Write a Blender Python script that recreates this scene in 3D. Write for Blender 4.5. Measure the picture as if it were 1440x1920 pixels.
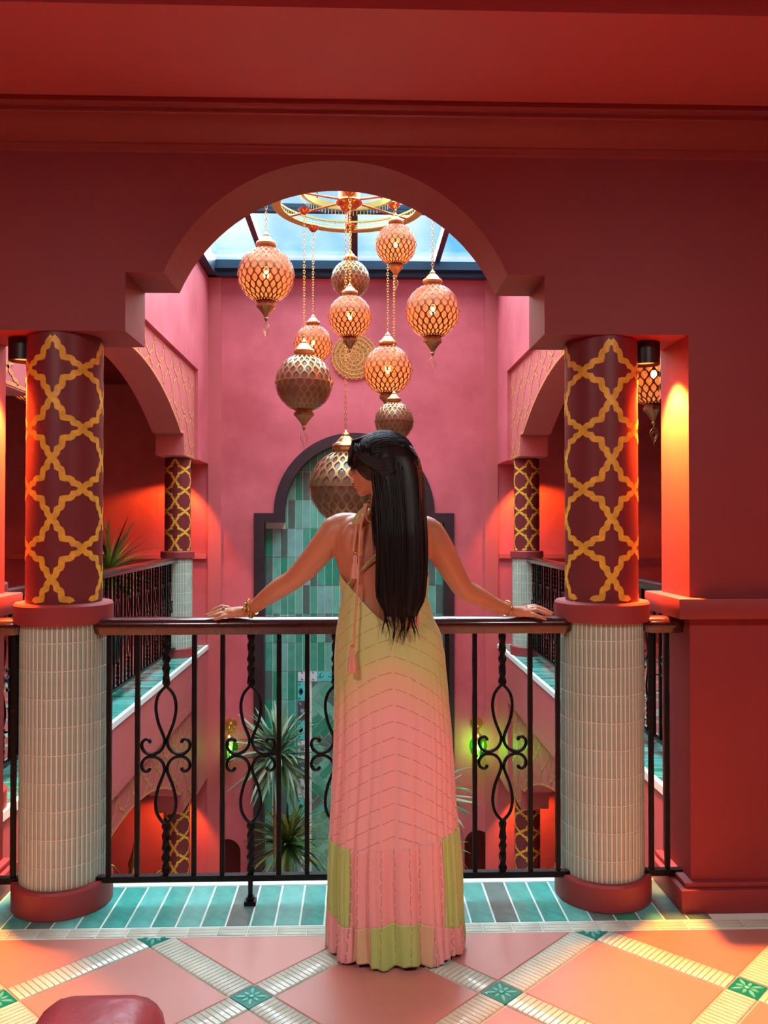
import bpy, bmesh, math, random
from math import sin, cos, pi, sqrt, atan2, radians as R
from mathutils import Vector, Matrix, noise
random.seed(7)
for o in list(bpy.data.objects): bpy.data.objects.remove(o)
SC = bpy.context.scene
COL = SC.collection

# ------------------------------------------------------------------ camera, world, light, exposure
FPX, YAW, PITCH, EYE = 1585.0, 0.0313, 0.0136, 1.40
cd = bpy.data.cameras.new('camera'); cam = bpy.data.objects.new('camera', cd); COL.objects.link(cam)
cam.location = (0, 0, EYE); cam.rotation_euler = (pi/2 + PITCH, 0, -YAW)
cd.sensor_fit = 'HORIZONTAL'; cd.sensor_width = 36; cd.lens = FPX/1440*36; cd.clip_start = .02; cd.clip_end = 200
SC.camera = cam
SC.view_settings.view_transform = 'Standard'; SC.view_settings.look = 'None'
SC.view_settings.exposure = 0.0; SC.view_settings.gamma = 1; SC.view_settings.use_curve_mapping = False

wd = bpy.data.worlds.new('sky'); SC.world = wd; wd.use_nodes = True
nt = wd.node_tree; nt.nodes.clear()
out = nt.nodes.new('ShaderNodeOutputWorld'); bg = nt.nodes.new('ShaderNodeBackground')
tc = nt.nodes.new('ShaderNodeTexCoord'); nz = nt.nodes.new('ShaderNodeTexNoise'); cr = nt.nodes.new('ShaderNodeValToRGB')
nz.inputs['Scale'].default_value = 6; nz.inputs['Detail'].default_value = 5
cr.color_ramp.elements[0].position = .42; cr.color_ramp.elements[0].color = (.16, .48, .82, 1)
cr.color_ramp.elements[1].position = .62; cr.color_ramp.elements[1].color = (.86, .95, 1, 1)
nt.links.new(tc.outputs['Generated'], nz.inputs['Vector']); nt.links.new(nz.outputs['Fac'], cr.inputs['Fac'])
nt.links.new(cr.outputs['Color'], bg.inputs['Color']); bg.inputs['Strength'].default_value = 1.5
nt.links.new(bg.outputs[0], out.inputs[0])

sl = bpy.data.lights.new('sun', 'SUN'); sun = bpy.data.objects.new('sun', sl); COL.objects.link(sun)
sl.energy = 40.0; sl.angle = R(150); sl.color = (.86, .95, 1.0)
sun.rotation_euler = (R(-34), R(0), 0)          # high, from the far side of the skylight

# ------------------------------------------------------------------ helpers
def ray(u, v):
    x, y, z = (u-720)/FPX, 1.0, -(v-960)/FPX
    c, s = cos(PITCH), sin(PITCH); y2, z2 = c*y - s*z, s*y + c*z
    c, s = cos(YAW), sin(YAW)
    return Vector((c*x + s*y2, -s*x + c*y2, z2))
def at(u, v, Y):
    d = ray(u, v); t = Y/d.y
    return Vector((d.x*t, Y, EYE + d.z*t))

def material(name, col, rough=.6, metal=0.0, var=0.0, vscale=6, bump=0.0, bscale=60, coat=0.0, col2=None, emit=None, estr=0, spec=.5, alpha=1, sheen=0):
    m = bpy.data.materials.new(name); m.use_nodes = True; n = m.node_tree; b = n.nodes['Principled BSDF']
    def srgb(c):
        return tuple(((x/255)/12.92 if x/255 <= .04045 else ((x/255+.055)/1.055)**2.4) for x in c) + (1,)
    c1 = srgb(col); b.inputs['Base Color'].default_value = c1
    b.inputs['Roughness'].default_value = rough; b.inputs['Metallic'].default_value = metal
    b.inputs['Coat Weight'].default_value = coat; b.inputs['Specular IOR Level'].default_value = spec
    b.inputs['Alpha'].default_value = alpha
    if sheen: b.inputs['Sheen Weight'].default_value = sheen
    if emit: b.inputs['Emission Color'].default_value = srgb(emit); b.inputs['Emission Strength'].default_value = estr
    if var or col2:
        t = n.nodes.new('ShaderNodeTexCoord'); z = n.nodes.new('ShaderNodeTexNoise'); z.inputs['Scale'].default_value = vscale; z.inputs['Detail'].default_value = 6
        z.inputs['Roughness'].default_value = .6
        r = n.nodes.new('ShaderNodeValToRGB'); r.color_ramp.elements[0].position = .35; r.color_ramp.elements[1].position = .68
        c2 = srgb(col2) if col2 else tuple(min(1, x*(1+var)) for x in c1[:3]) + (1,)
        r.color_ramp.elements[0].color = tuple(x*(1-var) for x in c1[:3]) + (1,); r.color_ramp.elements[1].color = c2
        n.links.new(t.outputs['Object'], z.inputs['Vector']); n.links.new(z.outputs['Fac'], r.inputs['Fac']); n.links.new(r.outputs['Color'], b.inputs['Base Color'])
    if bump:
        t = n.nodes.new('ShaderNodeTexCoord'); z = n.nodes.new('ShaderNodeTexNoise'); z.inputs['Scale'].default_value = bscale; z.inputs['Detail'].default_value = 4
        k = n.nodes.new('ShaderNodeBump'); k.inputs['Strength'].default_value = bump; k.inputs['Distance'].default_value = .01
        n.links.new(t.outputs['Object'], z.inputs['Vector']); n.links.new(z.outputs['Fac'], k.inputs['Height']); n.links.new(k.outputs[0], b.inputs['Normal'])
    return m

M = {}
M['wall'] = material('plaster_shaded', (140, 44, 46), .55, var=.05, vscale=2, bump=.08, bscale=25)  # same plaster as the far wall, with backlit shade put into its colour
M['wallfar'] = material('plaster_pink', (198, 88, 96), .6, var=.16, vscale=1.3, col2=(214, 106, 116), bump=.12, bscale=12)
M['lowfloor'] = material('pale_bounce_floor', (222, 206, 190), .5, var=.05, vscale=3)  # unseen floor, coloured pale to bounce light up to the arch soffit
M['wallside'] = material('plaster_rose', (196, 96, 98), .6, var=.06, vscale=1.5, bump=.1, bscale=12)
M['walldark'] = material('plaster_deep_shade', (104, 16, 13), .6, var=.06, vscale=2)  # wall plaster with the dimness of galleries and recesses put into its colour
M['shaft'] = material('painted_shaft', (116, 38, 44), .45, var=.05, vscale=3, bump=.04)
M['ring'] = material('painted_ring', (150, 54, 56), .5, var=.05, vscale=4, bump=.05)
M['gold'] = material('gold_paint', (236, 182, 62), .42, metal=.1, var=.18, vscale=30)
M['gold2'] = material('gold_paint_dull', (214, 146, 84), .5, metal=.1, var=.1, vscale=20)
M['wood'] = material('dark_rail_wood', (62, 24, 22), .22, var=.35, vscale=9, coat=.5)
M['iron'] = material('black_wrought_iron', (16, 15, 17), .38, metal=.6, bump=.35, bscale=120)
M['finger'] = material('sage_glazed_tile', (154, 178, 162), .22, var=.16, vscale=9, coat=.3)
M['groutpale'] = material('pale_grout', (224, 222, 206), .8)
M['groutteal'] = material('white_grout', (226, 236, 228), .7)
M['strip'] = material('cream_ribbed_tile', (212, 222, 206), .2, var=.10, vscale=9, coat=.25)
M['terra'] = [material('terracotta_tile', (206, 140, 128), .34, var=.04, vscale=3, spec=.8), material('terracotta_tile_deep', (200, 132, 120), .34, var=.04, vscale=3, spec=.8), material('terracotta_tile_pale', (210, 146, 132), .34, var=.04, vscale=3, spec=.8)]
M['terrabase'] = material('terracotta_plain', (190, 100, 88), .55, var=.06, vscale=3)
M['green'] = [material('teal_glaze', (76, 178, 166), .16, var=.22, vscale=14, coat=.4, bump=.1, bscale=30),
              material('turquoise_glaze', (104, 198, 188), .16, var=.18, vscale=14, coat=.4, bump=.1, bscale=30),
              material('emerald_glaze', (46, 158, 134), .16, var=.2, vscale=14, coat=.4, bump=.1, bscale=30),
              material('slate_glaze', (96, 134, 126), .2, var=.2, vscale=14, coat=.4, bump=.1, bscale=30)]
M['ngreen'] = [material('niche_tile_teal', (74, 164, 142), .25, var=.16, vscale=7, coat=.3), material('niche_tile_sea', (104, 180, 160), .25, var=.16, vscale=7, coat=.3),
               material('niche_tile_emerald', (44, 146, 118), .25, var=.16, vscale=7, coat=.3), material('niche_tile_slate', (82, 112, 104), .3, var=.16, vscale=7, coat=.3),
               material('niche_tile_mist', (120, 180, 172), .25, var=.16, vscale=7, coat=.3)]
M['insert'] = material('turquoise_insert', (0, 138, 124), .18, coat=.5, var=.1, vscale=40)
M['petal'] = material('pale_turquoise_relief', (96, 206, 190), .2, coat=.4)
M['frame'] = material('dark_timber_frame', (50, 36, 42), .45, var=.2, vscale=8)
M['steel'] = material('blue_grey_steel', (46, 66, 84), .4, metal=.4)
M['steelpurple'] = material('plum_rafter', (74, 34, 50), .45)
M['brass'] = material('antique_brass', (206, 158, 110), .36, metal=.9, var=.2, vscale=30)
M['brasslit'] = material('silhouette_brass', (132, 88, 58), .42, metal=.75, var=.2, vscale=30)  # brass of lit globes, darkened as if silhouetted against their glow
M['brassdark'] = material('aged_bronze', (176, 134, 92), .42, metal=.85, var=.25, vscale=40)
M['brasslight'] = material('polished_brass', (222, 178, 96), .25, metal=.9)
M['copper'] = material('copper_canopy', (206, 122, 74), .3, metal=.9)
M['ringgold'] = material('pale_gold_ring', (206, 186, 104), .4, metal=.6)
M['black'] = material('black_enamel', (22, 14, 16), .4)
M['bulb'] = material('glowing_bulb', (255, 220, 160), .4, emit=(255, 200, 110), estr=70)
M['spotface'] = material('lamp_reflector', (200, 120, 100), .3, emit=(255, 150, 80), estr=2)
M['skin'] = material('tanned_skin', (206, 138, 104), .42, var=.05, vscale=8, spec=.45)
M['hair'] = material('black_hair', (15, 10, 10), .46, spec=.4)
M['lip'] = material('lip_tint', (150, 60, 60), .4)
M['cord'] = material('peach_cord', (222, 150, 112), .8)
M['cordgreen'] = material('sage_cord', (176, 176, 104), .8)
M['tassel'] = material('pink_tassel', (226, 158, 140), .9)
M['leafA'] = [material('blue_green_leaf', (104, 146, 122), .35, var=.2, vscale=4), material('mid_green_leaf', (78, 120, 78), .35, var=.2, vscale=4), material('pale_leaf', (142, 172, 140), .35, var=.15, vscale=4)]
M['leafB'] = [material('olive_leaf', (80, 118, 50), .4, var=.25, vscale=4), material('dark_leaf', (44, 72, 36), .4, var=.25, vscale=4), material('yellow_leaf', (128, 146, 60), .4, var=.2, vscale=4)]
M['trunk'] = material('trunk_bark', (150, 118, 88), .9, var=.25, vscale=30, bump=.5)
M['potdark'] = material('dark_teal_pot', (34, 60, 60), .3, coat=.3)
M['potclay'] = material('clay_pot', (120, 60, 46), .7)
M['leather'] = material('rose_leather', (172, 72, 84), .33, var=.06, vscale=10, bump=.25, bscale=25, coat=.15)
M['ceil'] = material('ceiling_paint', (186, 84, 88), .55, var=.03, vscale=2)
def glassy(name, tint, gloss=.12, rough=.03):
    m = bpy.data.materials.new(name); m.use_nodes = True; n = m.node_tree; n.nodes.clear()
    o = n.nodes.new('ShaderNodeOutputMaterial'); mx = n.nodes.new('ShaderNodeMixShader'); t = n.nodes.new('ShaderNodeBsdfTransparent'); g = n.nodes.new('ShaderNodeBsdfGlossy')
    t.inputs[0].default_value = tint + (1,); g.inputs['Roughness'].default_value = rough; mx.inputs[0].default_value = gloss
    n.links.new(t.outputs[0], mx.inputs[1]); n.links.new(g.outputs[0], mx.inputs[2]); n.links.new(mx.outputs[0], o.inputs[0]); return m
M['glass'] = glassy('skylight_glass', (.88, .95, .98), .06)
M['greenglass'] = glassy('green_glass', (.10, .75, .12), .12)

class MB:
    def __init__(s): s.v = []; s.f = []; s.uv = None
    def add(s, vs, fs):
        b = len(s.v); s.v += [tuple(p) for p in vs]; s.f += [tuple(b+i for i in f) for f in fs]; return s
    def box(s, x0, x1, y0, y1, z0, z1):
        return s.add([(x0,y0,z0),(x1,y0,z0),(x1,y1,z0),(x0,y1,z0),(x0,y0,z1),(x1,y0,z1),(x1,y1,z1),(x0,y1,z1)],
                     [(0,3,2,1),(4,5,6,7),(0,1,5,4),(1,2,6,5),(2,3,7,6),(3,0,4,7)])
    def loft(s, rings, cap=True, closed=True):
        n = len(rings[0]); vs = [p for r in rings for p in r]; fs = []
        for i in range(len(rings)-1):
            for j in range(n if closed else n-1):
                a, b = i*n+j, i*n+(j+1) % n; fs.append((a, b, b+n, a+n))
        if cap and closed: fs.append(tuple(range(n))[::-1]); fs.append(tuple((len(rings)-1)*n+j for j in range(n)))
        return s.add(vs, fs)
    def lathe(s, prof, c=(0,0,0), n=32, cap=True):
        rings = [[(c[0]+r*cos(2*pi*k/n), c[1]+r*sin(2*pi*k/n), c[2]+z) for k in range(n)] for r, z in prof]
        return s.loft(rings, cap)
    def tube(s, pts, rad, n=8, cap=True, flat=1.0):
        pts = [Vector(p) for p in pts]; m = len(pts)
        if not hasattr(rad, '__len__'): rad = [rad]*m
        rings = []; up = None
        for i, p in enumerate(pts):
            d = (pts[min(i+1, m-1)] - pts[max(i-1, 0)]).normalized()
            if up is None: up = Vector((0,0,1)) if abs(d.z) < .9 else Vector((1,0,0))
            a = d.cross(up); 
            if a.length < 1e-6: a = d.orthogonal()
            a.normalize(); b = a.cross(d).normalized(); up = b
            rings.append([p + (a*cos(2*pi*k/n) + b*sin(2*pi*k/n)*flat)*rad[i] for k in range(n)])
        return s.loft(rings, cap)
    def ball(s, c, r, n=16, m=10, rot=None):
        if not hasattr(r, '__len__'): r = (r, r, r)
        rings = []
        for i in range(m+1):
            t = -pi/2 + pi*(i+.02)/(m+.04)
            ring = []
            for k in range(n):
                q = Vector((r[0]*cos(t)*cos(2*pi*k/n), r[1]*cos(t)*sin(2*pi*k/n), r[2]*sin(t)))
                if rot: q = rot @ q
                ring.append(q + Vector(c))
            rings.append(ring)
        return s.loft(rings, True)
    def xf(s, mat): s.v = [tuple(mat @ Vector(p)) for p in s.v]; return s
    def mesh(s, name, smooth=None, off=None):
        if off is not None: vs = [(p[0]-off[0], p[1]-off[1], p[2]-off[2]) for p in s.v]
        else: vs = s.v
        me = bpy.data.meshes.new(name); me.from_pydata(vs, [], s.f); me.update()
        if smooth:
            me.shade_smooth(); me.set_sharp_from_angle(angle=R(smooth))
        return me

def wloc(o):
    p = Vector((0,0,0))
    while o is not None: p = p + o.location; o = o.parent
    return p
def link(name, data, mat=None, parent=None, loc=(0,0,0), rot=None):
    o = bpy.data.objects.new(name, data); COL.objects.link(o); o.location = loc
    if rot is not None: o.rotation_euler = rot
    if mat is not None and data is not None and len(data.materials) == 0: data.materials.append(mat)
    if parent is not None: o.parent = parent
    return o
def part(name, mb, mat, parent, smooth=40, label=None, kind=None, bev=0):
    """mesh given in world coordinates, linked under its thing"""
    off = wloc(parent) if parent is not None else Vector((0,0,0))
    o = link(name, mb.mesh(name, smooth, off), mat, parent)
    if label: o['label'] = label
    if kind: o['kind'] = kind
    if bev: fix(o, bev)
    return o
def fix(o, w, seg=2):
    bm = bmesh.new(); bm.from_mesh(o.data)
    bmesh.ops.remove_doubles(bm, verts=bm.verts, dist=1e-5)
    bmesh.ops.bevel(bm, geom=list(bm.edges), offset=w, segments=seg, affect='EDGES', profile=.5, clamp_overlap=True)
    bm.to_mesh(o.data); bm.free(); o.data.shade_smooth(); o.data.set_sharp_from_angle(angle=R(40))
def thing(name, loc, label, cat, group=None):
    o = link(name, None, loc=loc); o.empty_display_size = .1; return tag(o, label, cat, group)
def tag(o, label, cat, group=None):
    o['label'] = label; o['category'] = cat
    if group: o['group'] = group
    return o
def struct(name, mb, mat, parent=None, smooth=30):
    o = link(name, mb.mesh(name, smooth), mat, parent)
    if parent is None: o['kind'] = 'structure'
    return o
def copy_tree(o, loc=None, parent=None):
    c = o.copy(); COL.objects.link(c); c.parent = parent
    if loc is not None: c.location = loc
    for ch in o.children: copy_tree(ch, None, c)
    return c

def arch_wall(prof, ztop, t0, t1, axis='x'):
    """wall above an opening outline prof [(s,z)...]; s runs along x or y, thickness from t0 to t1 on the other axis"""
    P = (lambda s, t, z: (s, t, z)) if axis == 'x' else (lambda s, t, z: (t, s, z))
    mb = MB()
    for (s0, z0), (s1, z1) in zip(prof, prof[1:]):
        if abs(s1-s0) > 1e-6:
            mb.add([P(s0,t0,z0),P(s1,t0,z1),P(s1,t0,ztop),P(s0,t0,ztop)], [(0,1,2,3)])
            mb.add([P(s0,t1,z0),P(s1,t1,z1),P(s1,t1,ztop),P(s0,t1,ztop)], [(3,2,1,0)])
            mb.add([P(s0,t0,ztop),P(s1,t0,ztop),P(s1,t1,ztop),P(s0,t1,ztop)], [(0,1,2,3)])
        mb.add([P(s0,t0,z0),P(s1,t0,z1),P(s1,t1,z1),P(s0,t1,z0)], [(3,2,1,0)])
    for s, z in (prof[0], prof[-1]):
        mb.add([P(s,t0,z),P(s,t1,z),P(s,t1,ztop),P(s,t0,ztop)], [(0,1,2,3)])
    return mb

STEP = [(0,1),(.08,.915),(.14,.85),(.165,.77),(.17,.68),(.23,.665),(.29,.63),(.32,.57),(.33,.45),(.335,.335)]
STEP = STEP + [(y, x) for x, y in STEP[::-1]][1:]
def stencil(fn, w, h, i0, i1, j0, j1, stroke, keep, s0=0.0, z0=0.0, sub=1):
    """gold trellis: nodes of a diagonal lattice joined by stepped strokes; fn maps (s,z) to space"""
    mb = MB()
    for i in range(i0, i1, 2):
        for j in range(j0, j1):
            cx, cz = s0+i*w, z0+j*2*h
            for sx in (1, -1):
                for sz in (1, -1):
                    pts = [(cx+sx*x*w, cz+sz*y*h) for x, y in STEP]
                    if sub > 1:
                        pts = [(a[0]+(b[0]-a[0])*k/sub, a[1]+(b[1]-a[1])*k/sub) for a, b in zip(pts, pts[1:]) for k in range(sub)] + [pts[-1]]
                    L, Rr = [], []
                    for k, p in enumerate(pts):
                        a, b = pts[max(k-1,0)], pts[min(k+1,len(pts)-1)]
                        dx, dz = b[0]-a[0], b[1]-a[1]; l = sqrt(dx*dx+dz*dz) or 1
                        nx, nz_ = -dz/l*stroke/2, dx/l*stroke/2
                        L.append((p[0]+nx, p[1]+nz_)); Rr.append((p[0]-nx, p[1]-nz_))
                    for k in range(len(pts)-1):
                        q = [L[k], L[k+1], Rr[k+1], Rr[k]]
                        if all(keep(*p) for p in q):
                            mb.add([fn(*p) for p in q], [(0,1,2,3)])
    return mb
# ------------------------------------------------------------------ structure
YF, YB, YFAR = 3.05, 3.33, 9.80
XL, XR, XC = -.833, .681, -.076
Z2, Z1, ZA = 2.09, 2.304, 2.715
XPL, XPR = -1.37, 1.21
XGL, XGR = -1.72, 1.63          # atrium edges
LOW = -3.60
Y2, YL = 2.965, 2.90            # border strip on the floor

def arc(cx, half, z0, rise, n=40, p0=None):
    Rr = (half*half + rise*rise)/(2*rise); zc = z0 + rise - Rr; a = math.asin(min(1, half/Rr))
    return [(cx + Rr*sin(-a + 2*a*k/n), zc + Rr*cos(-a + 2*a*k/n)) for k in range(n+1)]
# near wall with its arch
hw = .622
prof = [(-4.2,-.47),(XPL,-.47),(XPL,Z2),(XL,Z2),(XL,Z1),(XC-hw,Z1)] + arc(XC, hw, Z1, ZA-Z1) + [(XR,Z1),(XR,Z2),(XPR,Z2),(XPR,-.47),(4.2,-.47)]
wall_front = struct('wall_front', arch_wall(prof, 4.42, YF, YB), M['wall'])
# crown moulding in front of the near wall
crown = [(0,2.735),(.008,2.74),(.012,2.752),(.020,2.756),(.020,2.764),(.036,2.775),(.060,2.79),(.082,2.812),(.094,2.832),(.100,2.836),(.100,2.85),(.112,2.854),(.118,2.862),(.118,2.885),(0,2.885)]
mb = MB(); mb.loft([[(x, YF-d, z) for d, z in crown] for x in (-3.6, 3.6)], True); struct('trim_1', mb, M['wall'], smooth=25)
# room behind the camera
mb = MB(); mb.box(-3.6,3.6,2.41,YF,2.88,3.0); mb.box(-3.6,3.6,-3.2,2.41,3.02,3.14); struct('ceiling', mb, M['ceil'])
mb = MB(); mb.box(-3.6,-3.5,-3.2,YF,0,3.02); struct('wall_left', mb, M['wall'])
mb = MB(); mb.box(3.5,3.6,-3.2,YF,0,3.02); struct('wall_right', mb, M['wall'])
mb = MB(); mb.box(-3.6,3.6,-3.3,-3.2,0,3.02); struct('wall_back', mb, M['wall'])
# piers: ledge, base board on each side
def pier(x, sgn, name):
    a, b = (x, 3.45) if sgn > 0 else (-3.45, x)
    e = -.055*sgn
    mb = MB()
    xx = sorted((x+e, b if sgn > 0 else a))
    mb.box(xx[0], xx[1], YF-.045, YB+.045, 1.055, 1.13)
    o = struct('trim_2' if sgn > 0 else 'trim_3', mb, M['wall']); fix(o, .006)
    mb = MB(); xx = sorted((x-.05*sgn, b if sgn > 0 else a)); mb.box(xx[0], xx[1], YF-.04, YB+.03, .0, .085)
    mb2 = sorted((x-.03*sgn, b if sgn > 0 else a)); mb.box(mb2[0], mb2[1], YF-.022, YB+.012, .085, .105)
    o = struct(name, mb, M['wall']); fix(o, .005)
pier(XPR, 1, 'baseboard_right'); pier(XPL, -1, 'baseboard_left')

# near floor
floor = struct('floor', MB().box(-3.6,3.6,-3.2,YL-.002,-.47,-.012), M['terrabase'])
mb = MB(); mb.box(-4.2,4.2,YL-.002,YB,-.47,.0004); part('slab_edge', mb, M['groutteal'], floor, None)
mb = MB(); mb.box(XPL,XPR,YB-.03,YB+.012,-.04,.004); part('nosing', mb, M['groutteal'], floor, None, bev=.004)
mb = MB(); mb.box(XGL-.1,XGR+.1,YB-.001,YB+.006,-.47,-.04); part('fascia', mb, M['wallside'], floor, None)
mb = MB(); mb.box(-3.0,3.0,.7,YL-.002,-.012,-.004); part('grout_bed', mb, M['groutpale'], floor, None)
# diagonal field: terracotta squares, ribbed strips, flower inserts, cut at the border strip
S, OX, OY = .7433, -.3131, 2.5294
SW = .0470          # half insert / strip width
TS = S/sqrt(2)/2 - SW
def clipY(poly, ymax):
    o = []
    for k in range(len(poly)):
        a, b = poly[k], poly[(k+1) % len(poly)]
        if a[1] <= ymax: o.append(a)
        if (a[1] <= ymax) != (b[1] <= ymax):
            t = (ymax-a[1])/(b[1]-a[1]); o.append((a[0]+(b[0]-a[0])*t, ymax))
    return o
def slab(poly, z0, z1, mb=None, inset=.0025):
    mb = mb or MB(); n = len(poly); cx = sum(p[0] for p in poly)/n; cy = sum(p[1] for p in poly)/n
    top = []
    for x, y in poly:
        d = sqrt((x-cx)**2+(y-cy)**2) or 1; top.append((cx+(x-cx)*(1-inset/d), cy+(y-cy)*(1-inset/d), z1))
    vs = [(x, y, z0) for x, y in poly] + [(x, y, z1-inset*.6) for x, y in poly] + top
    fs = [tuple(2*n+k for k in range(n))]
    for r in (0, 1):
        for k in range(n): fs.append((r*n+k, r*n+(k+1) % n, (r+1)*n+(k+1) % n, (r+1)*n+k))
    return mb.add(vs, fs)
q = sqrt(.5)
def rot45(cx, cy, a, b): return (cx + (a-b)*q, cy + (a+b)*q)
YM = YL-.004
rng = random.Random(3)
for j in range(-4, 2):
    for i in range(-4, 6):
        for half in (0, 1):
            cx, cy = OX + (i+.5*half)*S, OY + (j+.5*half)*S
            if cy > YM+.36 or cy < .9 or abs(cx) > 2.9: continue
            # terracotta square to the right (cell centre at cx + S/2)
            tx, ty = cx + S/2, cy
            g = .003
            P = clipY([rot45(tx, ty, a*(TS-g), b*(TS-g)) for a, b in ((-1,-1),(1,-1),(1,1),(-1,1))], YM)
            if len(P) > 2 and ty > 1.0: part('terracotta_tile', slab(P, -.012, 0), M['terra'][rng.randrange(3)], floor, None)
            # insert
            P = clipY([rot45(cx, cy, a*(SW-g*.7), b*(SW-g*.7)) for a, b in ((-1,-1),(1,-1),(1,1),(-1,1))], YM)
            if len(P) > 2:
                ins = part('flower_insert', slab(P, -.012, .001), M['insert'], floor, None, label='turquoise square tile with a raised flower')
                mb = MB()
                for k in range(8):
                    an = k*pi/4 + pi/4*0; ln = .036 if k % 2 else .052
                    ring = []
                    pet = [(.008,0),(.35*ln+.004,.0052),(.6*ln,.0062),(.85*ln,.004),(ln,0)]
                    outl = pet + [(x, -y) for x, y in pet[1:-1]][::-1]
                    outl = [(cx + x*cos(an)-y*sin(an), cy + x*sin(an)+y*cos(an)) for x, y in outl]
                    c2 = clipY(outl, YM)
                    if len(c2) > 2:
                        mb.add([(x, y, .0008) for x, y in c2] + [(x*.8+.2*(cx+cos(an)*ln*.55), min(YM,y*.8+.2*(cy+sin(an)*ln*.55)), .0034) for x, y in c2],
                               [tuple(range(len(c2), 2*len(c2)))] + [(k2, (k2+1) % len(c2), len(c2)+(k2+1) % len(c2), len(c2)+k2) for k2 in range(len(c2))])
                if cy < YM: mb.lathe([(.008,.0),(.008,.004),(.005,.006)], (cx, cy, 0), 10)
                if mb.f: part('flower', mb, M['petal'], ins, 40)
            # two ribbed strips leaving the insert up-right and up-left
            for dx, dy in ((1,0),(0,1)):
                mb = MB(); n = 24; L0 = SW+.001; L1 = 2*TS+SW-.001
                for k in range(n):
                    a0 = L0 + (L1-L0)*k/n + .0012; a1 = L0 + (L1-L0)*(k+1)/n - .0012
                    if dx: P = [rot45(cx, cy, a, b) for a, b in ((a0,-SW+.002),(a1,-SW+.002),(a1,SW-.002),(a0,SW-.002))]
                    else:  P = [rot45(cx, cy, a, b) for a, b in ((-SW+.002,a0),(SW-.002,a0),(SW-.002,a1),(-SW+.002,a1))]
                    P = clipY(P, YM)
                    if len(P) > 2: slab(P, -.012, .003, mb, .0045)
                if mb.f: part('ribbed_strip', mb, M['strip'], floor, 60)
# cream border of three thin fingers, jointed every 10 cm
mb = MB()
for r in range(3):
    for k in range(-34, 34):
        x0 = k*.1015+.03; y0 = YL + .003 + r*.0205
        slab([(x0,y0),(x0+.099,y0),(x0+.099,y0+.018),(x0,y0+.018)], -.006, .003, mb, .004)
part('border_fingers', mb, M['strip'], floor, 60, kind='stuff')
# green glazed tiles of the landing
gm = {}
def green_mesh(ix):
    if ix not in gm:
        me = slab([(-.0398,-.163),(.0398,-.163),(.0398,.163),(-.0398,.163)], -.006, .002+.0006*(ix % 2), inset=.003).mesh('green_tile'); me.materials.append(M['green'][ix]); gm[ix] = me
    return gm[ix]
x = -1.36
order = [0,1,0,3,1,0,0,1,0,1,0,3,0,1,0,0,1,3,0,0,1,0,3,0,0,1,3,2,1,3,3,3]
k = 0
while x < XPR+.05:
    link('green_tile', green_mesh(order[k % len(order)]), None, floor, (x, Y2+.17, 0)); x += .0858; k += 1

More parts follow.
